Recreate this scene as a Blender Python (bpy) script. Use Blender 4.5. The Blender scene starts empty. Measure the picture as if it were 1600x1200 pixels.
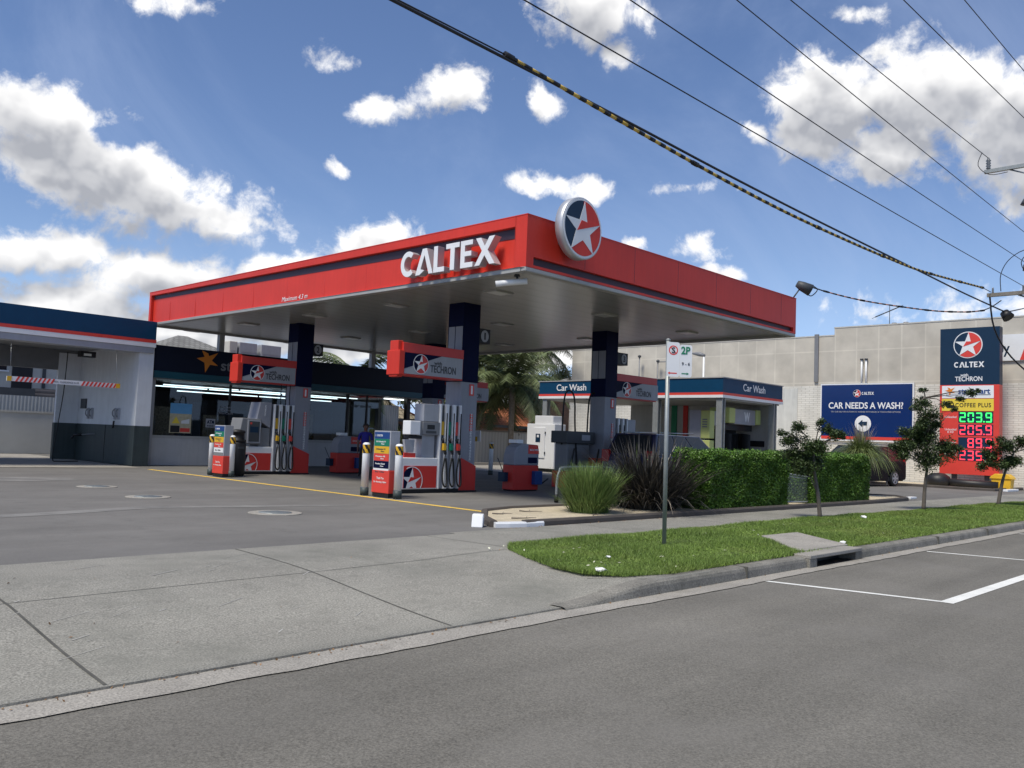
import bpy, bmesh, math, random
import numpy as np
from mathutils import Vector, Matrix, Euler
random.seed(7); np.random.seed(7)
R = math.radians
S = bpy.context.scene
COL = S.collection

# ---------------------------------------------------------------- camera
cam_d = bpy.data.cameras.new('camera'); cam = bpy.data.objects.new('camera', cam_d); COL.objects.link(cam)
S.camera = cam
cam_d.sensor_width = 36.0; cam_d.lens = 36.0 * 1346.15 / 1600.0
cam_d.clip_start = 0.1; cam_d.clip_end = 3000
_y, _p, _r = R(44.0437), R(3.6728), R(2.2498)
_f = Vector((math.cos(_y) * math.cos(_p), math.sin(_y) * math.cos(_p), math.sin(_p)))
_rt = Vector((math.sin(_y), -math.cos(_y), 0)); _u = _rt.cross(_f)
_r2 = math.cos(_r) * _rt + math.sin(_r) * _u; _u2 = -math.sin(_r) * _rt + math.cos(_r) * _u
cm = Matrix.Identity(4)
for i in range(3):
    cm[i][0] = _r2[i]; cm[i][1] = _u2[i]; cm[i][2] = -_f[i]; cm[i][3] = (0, 0, 1.4)[i]
cam.matrix_world = cm
S.render.resolution_x = 1024; S.render.resolution_y = 768
S.view_settings.view_transform = 'Standard'; S.view_settings.look = 'None'
S.view_settings.exposure = 0.68; S.view_settings.gamma = 1.0
try:
    S.cycles.max_bounces = 8; S.cycles.transparent_max_bounces = 12; S.cycles.sample_clamp_indirect = 6
except Exception: pass

# ---------------------------------------------------------------- sun and sky
SUN_AZ, SUN_EL = 186.0, 60.0          # direction towards the sun, degrees from +X
sd = bpy.data.lights.new('sun', 'SUN'); sd.energy = 2.4; sd.angle = R(16); sd.color = (1.0, 0.935, 0.80)
sun = bpy.data.objects.new('sun', sd); COL.objects.link(sun)
sv = Vector((math.cos(R(SUN_AZ)) * math.cos(R(SUN_EL)), math.sin(R(SUN_AZ)) * math.cos(R(SUN_EL)), math.sin(R(SUN_EL))))
sun.rotation_euler = sv.to_track_quat('Z', 'Y').to_euler(); sun.location = (0, 0, 60)

W = bpy.data.worlds.new('World'); S.world = W; W.use_nodes = True
wt = W.node_tree; wt.nodes.clear()
class E:
    """tiny arithmetic wrapper over Math nodes of the world"""
    def __init__(s, k): s.k = k
    @staticmethod
    def op(o, *a, clamp=False):
        n = wt.nodes.new('ShaderNodeMath'); n.operation = o; n.use_clamp = clamp
        for i, v in enumerate(a):
            if isinstance(v, E): wt.links.new(v.k, n.inputs[i])
            else: n.inputs[i].default_value = v
        return E(n.outputs[0])
    def __add__(s, o): return E.op('ADD', s, o)
    def __sub__(s, o): return E.op('SUBTRACT', s, o)
    def __mul__(s, o): return E.op('MULTIPLY', s, o)
def wnoise(vec, scale, detail, rough, dist=0.0):
    n = wt.nodes.new('ShaderNodeTexNoise'); n.inputs['Scale'].default_value = scale; n.inputs['Detail'].default_value = detail
    n.inputs['Roughness'].default_value = rough; n.inputs['Distortion'].default_value = dist
    wt.links.new(vec, n.inputs['Vector']); return n
tc = wt.nodes.new('ShaderNodeTexCoord'); sx = wt.nodes.new('ShaderNodeSeparateXYZ'); wt.links.new(tc.outputs['Generated'], sx.inputs[0])
DX, DY, DZ = (E(sx.outputs[i]) for i in range(3))
n1 = wnoise(tc.outputs['Generated'], 9.0, 3, 0.55)
ns = wt.nodes.new('ShaderNodeSeparateColor'); wt.links.new(n1.outputs['Color'], ns.inputs[0])
AZ = E.op('ARCTAN2', DY, DX) * 57.2958 + (E(ns.outputs[0]) - 0.5) * 3.4
EL = E.op('ARCSINE', DZ) * 57.2958 + (E(ns.outputs[1]) - 0.5) * 2.4
CL = [(69.5,14.6,12.2,3.6,12,1.05),(73.5,17.2,6.0,3.1,8,1.05),(62.6,13.4,2.8,1.5,10,1.0),(66.5,13.2,5.0,2.2,8,1),(73.5,9.8,5.4,2.1,-2,1.05),(72.2,6.7,8.1,2.4,-2,1.05),(65.8,9.0,8.1,2.8,-6,1.05),(59.0,10.2,5.4,2.2,-8,1.05),
      (53.4,12.0,5.4,3.1,-10,1.05),(57.5,8.0,8.0,2.5,-2,1),(63.5,5.9,16.8,2.3,-2,.95),(49.0,22.3,3.6,2.2,-20,.95),(53.0,20.9,3.6,1.7,-4,.9),(43.0,21.7,1.9,1.5,30,.72),(39.9,27.8,5.6,3.0,10,.95),(37.9,25.0,1.9,1.7,0,.7),
      (24.2,21.0,5.4,4.4,16,1.1),(18.9,21.3,7.0,3.9,4,1.1),(12.6,18.6,9.6,4.9,-2,1.1),(20.6,18.0,6.0,3.0,14,1.05),(43.3,16.8,2.6,1.15,8,.72),(39.6,16.4,2.2,1.3,0,.78),
      (32.3,12.9,2.5,1.3,0,.68),(30.6,11.2,2.0,.9,8,.72),(35.9,13.1,1.4,.8,0,.66),(56.1,16.8,1.3,.7,0,.52),(32.2,16.5,3.6,.8,0,.52),(66.9,24.8,4.2,1.1,-4,.42),(56,23.6,3.4,1.3,0,.5),
      (14.0,8.6,14,2.2,-2,.62),(41.6,5.5,9,1.6,-2,.8),(28.6,20.0,1.8,.9,40,.75),(22.4,25.9,2.6,.9,0,.5),(46,3.0,30,1.5,0,.7),
      (105,18,14,5,0,1),(140,30,16,8,10,1),(-20,16,14,5,0,1),(-60,26,18,8,0,1),(-120,20,18,6,0,1),(180,24,16,7,0,1),(60,60,14,8,0,.9),(-140,55,20,10,0,.9)]
def blob(az, el):
    m = None
    for a, e, w, h, rt, s in CL:
        c, sn = math.cos(R(rt)), math.sin(R(rt))
        dx = az - a; dy = el - e
        u = (dx * c + dy * sn) * (1 / w); v = (dy * c - dx * sn) * (1 / h)
        q = (E.op('SQRT', u * u + v * v) * -1.0 + 1.0) * s
        if m is None: m = q
        else: m = E.op('MAXIMUM', m, q)
    return m
def fbm(vec):
    a = E(wnoise(vec, 9.0, 12, 0.62, 0.1).outputs[0]); c = E(wnoise(vec, 30.0, 10, 0.62, 0.25).outputs[0])
    return (a - 0.5) * 2.6 + (c - 0.5) * 2.7
def shifted(x, y, z):
    vo = wt.nodes.new('ShaderNodeVectorMath'); vo.operation = 'ADD'; wt.links.new(tc.outputs['Generated'], vo.inputs[0]); vo.inputs[1].default_value = (x, y, z); return vo.outputs[0]
F1 = fbm(tc.outputs['Generated'])
# the same cloud field read higher up and a little towards the sun: is there cloud above this point?
def fbl(vec):
    a = E(wnoise(vec, 8.0, 3, 0.5, 0.1).outputs[0]); c = E(wnoise(vec, 24.0, 3, 0.5, 0.1).outputs[0])
    return (a - 0.5) * 2.6 + (c - 0.5) * 2.3
F2 = fbl(shifted(-0.004, -0.002, 0.018)); G1 = fbl(tc.outputs['Generated']); G3 = fbl(shifted(-0.004, -0.002, 0.010))
b1 = E.op('MAXIMUM', blob(AZ, EL), -0.5); b2 = E.op('MAXIMUM', blob(AZ - 0.3, EL + 1.7), -0.5)
d1 = b1 * 1.75 + F1 * 0.9; d2 = b2 * 1.75 + F2 * 0.34; d3 = G3 - G1
def sstep(x, a, b):
    n = wt.nodes.new('ShaderNodeMapRange'); n.interpolation_type = 'SMOOTHSTEP'
    n.inputs['From Min'].default_value = a; n.inputs['From Max'].default_value = b
    wt.links.new(x.k, n.inputs['Value']); return E(n.outputs['Result'])
alpha = sstep(d1, 0.28, 1.05)
under = sstep(d2, 0.0, 1.35)
relief = sstep(d3, -0.30, 0.42)
shade = E.op('ADD', under * 0.86, relief * 0.30 - 0.10, clamp=True)
sky = wt.nodes.new('ShaderNodeTexSky'); sky.sky_type = 'NISHITA'; sky.sun_disc = False
sky.sun_elevation = R(SUN_EL); sky.sun_rotation = R(90 - SUN_AZ); sky.altitude = 200; sky.air_density = 1.0; sky.dust_density = 0.3; sky.ozone_density = 3.5
hs = wt.nodes.new('ShaderNodeHueSaturation'); hs.inputs['Saturation'].default_value = 1.05; hs.inputs['Value'].default_value = 0.80; _tm = wt.nodes.new('ShaderNodeVectorMath'); _tm.operation = 'MULTIPLY'; wt.links.new(sky.outputs[0], _tm.inputs[0]); _tm.inputs[1].default_value = (1.03, 0.97, 1.03); wt.links.new(_tm.outputs[0], hs.inputs['Color'])
def rgbmix(fac, a, b):
    n = wt.nodes.new('ShaderNodeMix'); n.data_type = 'RGBA'
    for k, v in ((0, fac), (6, a), (7, b)):
        if isinstance(v, E): wt.links.new(v.k, n.inputs[k])
        elif isinstance(v, (tuple, float)): n.inputs[k].default_value = v
        else: wt.links.new(v, n.inputs[k])
    return n.outputs[2]
SKYV = 9.0
low = E.op('MULTIPLY', sstep(EL * -1.0, -13.0, 2.0), 0.80)
sky1 = rgbmix(low, hs.outputs[0], (0.30 * SKYV, 0.47 * SKYV, 0.80 * SKYV, 1))
# thin high veil
n4 = wnoise(tc.outputs['Generated'], 2.4, 8, 0.6, 0.8)
veil = sstep(E(n4.outputs[0]), 0.42, 0.72) * 0.26
skyc = rgbmix(veil, sky1, (0.40 * SKYV, 0.48 * SKYV, 0.66 * SKYV, 1))
cloudc = rgbmix(shade, (0.86 * SKYV, 0.85 * SKYV, 0.835 * SKYV, 1), (0.31 * SKYV, 0.32 * SKYV, 0.35 * SKYV, 1))
fin0 = rgbmix(alpha * 0.97, skyc, cloudc)
# below the horizon: the colour of hazy ground
fin = rgbmix(sstep(EL, -1.5, 0.0), (0.10 * SKYV, 0.10 * SKYV, 0.095 * SKYV, 1), fin0)
bg = wt.nodes.new('ShaderNodeBackground'); bg.inputs['Strength'].default_value = 0.098
wt.links.new(fin, bg.inputs['Color']); wo = wt.nodes.new('ShaderNodeOutputWorld'); wt.links.new(bg.outputs[0], wo.inputs[0])
W.cycles.sampling_method = 'MANUAL'; W.cycles.sample_map_resolution = 512

# ---------------------------------------------------------------- materials
MATS = {}
def mat(name, col=(.5, .5, .5), rough=.6, var=.12, vscale=3.0, bump=0., bscale=60., metal=0., emit=None, spec=.5, fine=0., stain=None, stainamt=0., stain2=None, island=0., coat=0., streak=0., fscale=130, track=0.):
    m = bpy.data.materials.new(name); m.use_nodes = True; t = m.node_tree; nd = t.nodes; lk = t.links
    p = nd['Principled BSDF']; p.inputs['Roughness'].default_value = rough; p.inputs['Metallic'].default_value = metal
    p.inputs['Specular IOR Level'].default_value = spec; p.inputs['Coat Weight'].default_value = coat
    g = nd.new('ShaderNodeNewGeometry')
    def noise(s, d=4, r=.6, vec=None):
        n = nd.new('ShaderNodeTexNoise'); n.inputs['Scale'].default_value = s; n.inputs['Detail'].default_value = d; n.inputs['Roughness'].default_value = r
        lk.new(vec or g.outputs['Position'], n.inputs['Vector']); return n.outputs[0]
    def mr(x, a, b, c, d):
        n = nd.new('ShaderNodeMapRange'); lk.new(x, n.inputs[0])
        for i, v in enumerate((a, b, c, d)): n.inputs[i + 1].default_value = v
        return n.outputs[0]
    def mul(a, b):
        n = nd.new('ShaderNodeMath'); n.operation = 'MULTIPLY'; lk.new(a, n.inputs[0]); lk.new(b, n.inputs[1]); return n.outputs[0]
    k = mr(noise(vscale), .25, .75, 1 - var, 1 + var)
    if fine: k = mul(k, mr(noise(fscale, 2, .7), .3, .7, 1 - fine, 1 + fine))
    if island: k = mul(k, mr(g.outputs['Random Per Island'], 0, 1, 1 - island, 1 + island))
    if streak:
        mp = nd.new('ShaderNodeMapping'); mp.inputs['Scale'].default_value = (6, 6, .35); lk.new(g.outputs['Position'], mp.inputs['Vector'])
        k = mul(k, mr(noise(1.6, 4, .6, mp.outputs[0]), .35, .7, 1 - streak, 1 + streak * .3))
    if track:
        mp = nd.new('ShaderNodeMapping'); mp.inputs['Scale'].default_value = (.10, 1.5, 1); lk.new(g.outputs['Position'], mp.inputs['Vector'])
        k = mul(k, mr(noise(.9, 4, .6, mp.outputs[0]), .3, .7, 1 - track, 1 + track))
    base = nd.new('ShaderNodeVectorMath'); base.operation = 'SCALE'; base.inputs[0].default_value = col; lk.new(k, base.inputs['Scale'])
    out = base.outputs[0]
    if stain:
        mx = nd.new('ShaderNodeMix'); mx.data_type = 'RGBA'; lk.new(mr(noise(.55, 6, .68), .5, .72, 0, stainamt), mx.inputs[0]); lk.new(out, mx.inputs[6]); mx.inputs[7].default_value = (*stain, 1); out = mx.outputs[2]
    if stain2:
        mx = nd.new('ShaderNodeMix'); mx.data_type = 'RGBA'; lk.new(mr(noise(2.3, 8, .72), .54, .70, 0, stain2[3]), mx.inputs[0]); lk.new(out, mx.inputs[6]); mx.inputs[7].default_value = (*stain2[:3], 1); out = mx.outputs[2]
    lk.new(out, p.inputs['Base Color'])
    if bump:
        b = nd.new('ShaderNodeBump'); b.inputs['Strength'].default_value = bump; b.inputs['Distance'].default_value = .01; lk.new(noise(bscale, 3, .6), b.inputs['Height']); lk.new(b.outputs[0], p.inputs['Normal'])
    if emit:
        p.inputs['Emission Color'].default_value = (*emit[:3], 1); p.inputs['Emission Strength'].default_value = emit[3]
    MATS[name] = m; return m
mat('red', (.66, .046, .028), .42, .08, .8, spec=.28, streak=.05)
mat('red_panel', (.58, .034, .025), .38, .06, 1.2)
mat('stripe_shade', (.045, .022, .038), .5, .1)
mat('navy', (.0015, .0045, .034), .6, .08, spec=.12)
mat('fascia_blue', (.004, .050, .115), .45, .08, spec=.25)
mat('shop_fascia', (.007, .011, .026), .5, .08, spec=.2)
mat('teal', (.004, .075, .105), .45, .08)
mat('white', (.78, .79, .80), .42, .05, 1.5)
mat('letter_white', (.80, .81, .83), .4, .03)
mat('offwhite', (.62, .62, .58), .6, .08, 2, streak=.12)
mat('light_grey', (.36, .37, .40), .45, .07, streak=.06)
mat('column_grey', (.27, .28, .32), .5, .07, streak=.06)
mat('mid_grey', (.20, .205, .215), .5, .08)
mat('dark_grey', (.055, .06, .065), .55, .12)
mat('dado_green', (.045, .062, .062), .55, .12, streak=.2)
mat('dado_grey', (.46, .465, .47), .5, .06, streak=.08)
mat('black', (.010, .010, .012), .5, .15)
mat('rubber', (.012, .012, .012), .65, .2)
mat('yellow', (.72, .42, .02), .5, .08)
mat('line_yellow', (.85, .56, .09), .7, .15, 2.5, fine=.12)
mat('line_white', (.74, .74, .70), .7, .15, 3, fine=.15)
mat('green_panel', (.004, .19, .11), .45, .05)
mat('blue_panel', (.008, .05, .20), .45, .05)
mat('green_sign', (.01, .20, .10), .5, .03)
mat('orange', (.70, .22, .02), .5, .05)
mat('lime', (.56, .62, .22), .5, .05)
mat('sign_yellow', (.80, .60, .06), .5, .04)
mat('sign_navy', (.010, .032, .068), .4, .06, spec=.25)
mat('bill_blue', (.004, .025, .125), .22, .08, .8)
mat('sign_red', (.68, .055, .038), .42, .05)
mat('steel', (.42, .44, .44), .38, .12, 6, metal=.85)
mat('galv', (.33, .35, .34), .5, .14, 9, metal=.45, bump=.1)
mat('aluminium', (.55, .56, .58), .4, .06, metal=.5)
mat('soffit', (.30, .30, .285), .30, .08, 1.0, coat=.1)
mat('trim_grey', (.37, .37, .36), .5, .08)
mat('lens_glass', (.75, .76, .72), .2, .03)
mat('tube_light', (.9, .95, 1), .4, 0, emit=(.93, 1, .97, 2.2))
mat('led_green', (.05, .5, .1), .5, 0, emit=(.03, 1, .12, 1.5))
mat('led_red', (.5, .03, .05), .5, 0, emit=(1, .035, .06, 1.6))
mat('asphalt_road', (.164, .155, .135), .9, .14, .35, track=.16, bump=.5, bscale=90, fine=.38, fscale=75, stain=(.20, .19, .172), stainamt=.5, spec=.3)
mat('asphalt_forecourt', (.158, .152, .143), .88, .18, .4, bump=.3, bscale=110, fine=.22, stain=(.20, .195, .185), stainamt=.5, stain2=(.120, .117, .110, .6), track=.10, spec=.3)
mat('patch_light', (.205, .20, .19), .88, .25, 1.5, fine=.25, spec=.3, stain=(.11, .11, .11), stainamt=.9)
mat('concrete', (.272, .262, .230), .9, .14, .7, bump=.45, bscale=70, fine=.48, fscale=70, stain=(.170, .170, .146), stainamt=.8, stain2=(.155, .152, .132, .5), spec=.3)
mat('concrete_pale', (.32, .30, .265), .88, .18, 1.4, bump=.35, bscale=70, fine=.4, fscale=70, stain2=(.19, .175, .15, .7), stain=(.2, .19, .17), stainamt=.6)
mat('kerb_concrete', (.20, .19, .165), .9, .32, 2.0, bump=.4, bscale=60, fine=.4, fscale=60, stain=(.085, .085, .070), stainamt=.8, stain2=(.08, .078, .065, .8))
mat('joint', (.085, .083, .072), .9, .3)
mat('crack', (.10, .10, .092), .9, .3)
mat('scuff', (.40, .39, .36), .85, .2)
mat('brown_kerb', (.085, .072, .062), .85, .2, 3, bump=.4, bscale=60)
mat('gravel', (.50, .43, .31), .9, .2, 5, bump=1.0, bscale=70, fine=.4, island=.35)
mat('soil', (.06, .05, .035), .95, .2)
mat('turf', (.10, .125, .035), .9, .25, 1.2, fine=.3)
mat('grass_blade', (.150, .230, .038), .6, .22, .9, island=.45, stain=(.22, .22, .06), stainamt=.4, stain2=(.08, .15, .02, .6))
mat('hedge_leaf', (.098, .195, .026), .5, .25, 2.5, island=.5)
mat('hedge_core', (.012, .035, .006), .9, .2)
mat('tree_leaf', (.050, .080, .022), .5, .25, 4, island=.5)
mat('palm_leaf', (.105, .130, .050), .5, .25, 1, island=.45)
mat('dark_leaf', (.040, .066, .022), .6, .3, .7, island=.5)
mat('flax_leaf', (.052, .047, .040), .38, .25, 2, island=.55)
mat('flax_tan', (.26, .22, .17), .5, .2, island=.3)
mat('loma_leaf', (.135, .205, .050), .5, .2, 2, island=.45)
mat('cordy_leaf', (.16, .20, .065), .45, .2, 2, island=.45)
mat('dry_leaf', (.26, .15, .07), .7, .2, 2, island=.3)
mat('plume', (.22, .19, .15), .7, .2, 2, island=.3)
mat('bark', (.13, .11, .09), .9, .25, 8, bump=.6, bscale=40)
mat('palm_bark', (.20, .17, .13), .9, .25, 8, bump=.6, bscale=30)
mat('timber', (.22, .20, .17), .85, .2, 5, bump=.3)
mat('cream_wall', (.52, .50, .45), .8, .06, streak=.08)
mat('render_wall', (.50, .49, .45), .85, .08, 1, bump=.15)
mat('wash_inside', (.42, .42, .40), .6, .06, streak=.1)
mat('wash_wall', (.72, .735, .76), .5, .05, streak=.06)
mat('skin', (.16, .075, .045), .5, .05)
mat('shirt', (.02, .015, .22), .8, .1, 8)
mat('trousers', (.012, .011, .014), .85, .1, 8)
mat('hair', (.008, .006, .005), .6, .1)
mat('shoe', (.02, .018, .018), .5, .1)
mat('paper', (.80, .80, .78), .7, .04)
mat('leaf_litter', (.55, .55, .42), .8, .2, island=.3)
mat('car_blue', (.012, .016, .06), .3, .03, coat=.6)
mat('car_black', (.008, .008, .010), .6, .03, spec=.18)
mat('car_glass', (.014, .018, .024), .12, .02, spec=.5)
mat('tail_red', (.35, .01, .01), .2, .02)
mat('oil', (.055, .055, .058), .6, .2)
mat('cable', (.018, .018, .022), .6, .1)
mat('cable_yellow', (.62, .42, .08), .6, .1)
mat('cable_pink', (.45, .22, .16), .6, .1)
mat('insulator', (.16, .17, .18), .3, .1)
mat('brick', (.33, .16, .10), .85, .2)
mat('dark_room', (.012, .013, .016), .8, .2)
mat('room_blue', (.010, .022, .05), .7, .2)
mat('shelf_goods', (.16, .13, .10), .6, .9, 14)
mat('poster_blue', (.12, .35, .60), .4, .1)
mat('poster_sand', (.50, .45, .30), .4, .2, 8)
mat('bin_green', (.03, .035, .032), .6, .1)

def special(name, fn, rough=.85):
    m = bpy.data.materials.new(name); m.use_nodes = True; t = m.node_tree; fn(t, t.nodes, t.links, t.nodes['Principled BSDF']); t.nodes['Principled BSDF'].inputs['Roughness'].default_value = rough; MATS[name] = m
def brickfn(c1, c2, mort, bw, bh, ms, bumpv, swap='YZ', off=.5):
    def fn(t, nd, lk, p):
        g = nd.new('ShaderNodeNewGeometry'); s = nd.new('ShaderNodeSeparateXYZ'); lk.new(g.outputs['Position'], s.inputs[0])
        c = nd.new('ShaderNodeCombineXYZ'); lk.new(s.outputs['XYZ'.index(swap[0])], c.inputs[0]); lk.new(s.outputs['XYZ'.index(swap[1])], c.inputs[1])
        b = nd.new('ShaderNodeTexBrick'); lk.new(c.outputs[0], b.inputs['Vector']); b.offset = off
        b.inputs['Scale'].default_value = 1; b.inputs['Brick Width'].default_value = bw; b.inputs['Row Height'].default_value = bh; b.inputs['Mortar Size'].default_value = ms; b.inputs['Mortar Smooth'].default_value = .3
        b.inputs['Color1'].default_value = (*c1, 1); b.inputs['Color2'].default_value = (*c2, 1); b.inputs['Mortar'].default_value = (*mort, 1)
        n = nd.new('ShaderNodeTexNoise'); n.inputs['Scale'].default_value = .9; n.inputs['Detail'].default_value = 6; lk.new(g.outputs['Position'], n.inputs['Vector'])
        mr = nd.new('ShaderNodeMapRange'); lk.new(n.outputs[0], mr.inputs[0]); mr.inputs[1].default_value = .3; mr.inputs[2].default_value = .7; mr.inputs[3].default_value = .84; mr.inputs[4].default_value = 1.12
        v = nd.new('ShaderNodeVectorMath'); v.operation = 'SCALE'; lk.new(b.outputs[0], v.inputs[0]); lk.new(mr.outputs[0], v.inputs['Scale']); lk.new(v.outputs[0], p.inputs['Base Color'])
        if bumpv:
            bp = nd.new('ShaderNodeBump'); bp.invert = True; bp.inputs['Strength'].default_value = bumpv; bp.inputs['Distance'].default_value = .02; lk.new(b.outputs[1], bp.inputs['Height']); lk.new(bp.outputs[0], p.inputs['Normal'])
    return fn
special('white_brick', brickfn((.72, .70, .64), (.66, .64, .58), (.46, .44, .39), .46, .105, .010, .8))
special('patched_wall', brickfn((.56, .52, .445), (.50, .465, .40), (.605, .565, .485), 1.15, 1.7, .04, .0, off=0.0))
special('house_brick', brickfn((.34, .17, .10), (.42, .24, .14), (.42, .38, .32), .24, .08, .01, .5))
special('roof_tile', brickfn((.52, .19, .085), (.42, .14, .06), (.20, .07, .03), .32, .34, .03, .8, 'XY'))
special('roof_tile_tan', brickfn((.34, .29, .20), (.28, .24, .16), (.14, .12, .08), .32, .34, .03, .8, 'XY'))
special('roof_tile_grey', brickfn((.24, .235, .22), (.20, .195, .18), (.10, .10, .09), .32, .34, .03, .8, 'XY'))
def wavefn(col, scale, axis, amt, bs=.5):
    def fn(t, nd, lk, p):
        g = nd.new('ShaderNodeNewGeometry'); w = nd.new('ShaderNodeTexWave'); w.wave_type = 'BANDS'; w.bands_direction = axis; w.inputs['Scale'].default_value = scale; lk.new(g.outputs['Position'], w.inputs['Vector'])
        r = nd.new('ShaderNodeMapRange'); lk.new(w.outputs['Fac'], r.inputs[0]); r.inputs[1].default_value = 0; r.inputs[2].default_value = .25; r.inputs[3].default_value = 1 - amt; r.inputs[4].default_value = 1
        v = nd.new('ShaderNodeVectorMath'); v.operation = 'SCALE'; v.inputs[0].default_value = col; lk.new(r.outputs[0], v.inputs['Scale']); lk.new(v.outputs[0], p.inputs['Base Color'])
        b = nd.new('ShaderNodeBump'); b.inputs['Strength'].default_value = bs; b.inputs['Distance'].default_value = .02; lk.new(w.outputs['Fac'], b.inputs['Height']); lk.new(b.outputs[0], p.inputs['Normal'])
    return fn
special('soffit_panel', wavefn((.36, .36, .335), .53, 'Y', .08, .06), .24)
special('corrugated', wavefn((.44, .45, .44), 2.2, 'X', .3), .5)
special('paling', wavefn((.46, .45, .41), 1.3, 'X', .25), .8)
special('slats', wavefn((.17, .15, .14), 1.6, 'Z', .6), .6)
def glassfn(t, nd, lk, p):
    o = nd['Material Output']; tr = nd.new('ShaderNodeBsdfTransparent'); tr.inputs[0].default_value = (.66, .72, .76, 1)
    gl = nd.new('ShaderNodeBsdfGlossy'); gl.inputs['Roughness'].default_value = .02; fr = nd.new('ShaderNodeFresnel'); fr.inputs[0].default_value = 1.5
    mx = nd.new('ShaderNodeMixShader'); lk.new(fr.outputs[0], mx.inputs[0]); lk.new(tr.outputs[0], mx.inputs[1]); lk.new(gl.outputs[0], mx.inputs[2]); lk.new(mx.outputs[0], o.inputs[0])
special('glass', glassfn)
def meshfn(t, nd, lk, p):
    o = nd['Material Output']; g = nd.new('ShaderNodeNewGeometry'); s = nd.new('ShaderNodeSeparateXYZ'); lk.new(g.outputs['Position'], s.inputs[0])
    def m(op, a, b=None):
        n = nd.new('ShaderNodeMath'); n.operation = op
        for i, v in enumerate((a, b)):
            if v is None: continue
            if hasattr(v, 'node'): lk.new(v, n.inputs[i])
            else: n.inputs[i].default_value = v
        return n.outputs[0]
    a = m('ADD', s.outputs[0], s.outputs[2]); b = m('SUBTRACT', s.outputs[0], s.outputs[2])
    fa = m('GREATER_THAN', m('FRACT', m('MULTIPLY', a, 13.0)), .15); fb = m('GREATER_THAN', m('FRACT', m('MULTIPLY', b, 13.0)), .15)
    fac = m('MULTIPLY', fa, fb); tr = nd.new('ShaderNodeBsdfTransparent'); mx = nd.new('ShaderNodeMixShader'); lk.new(fac, mx.inputs[0]); lk.new(p.outputs[0], mx.inputs[1]); lk.new(tr.outputs[0], mx.inputs[2]); lk.new(mx.outputs[0], o.inputs[0])
    p.inputs['Base Color'].default_value = (.32, .33, .32, 1)
special('wire_mesh', meshfn, .5)

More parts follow.
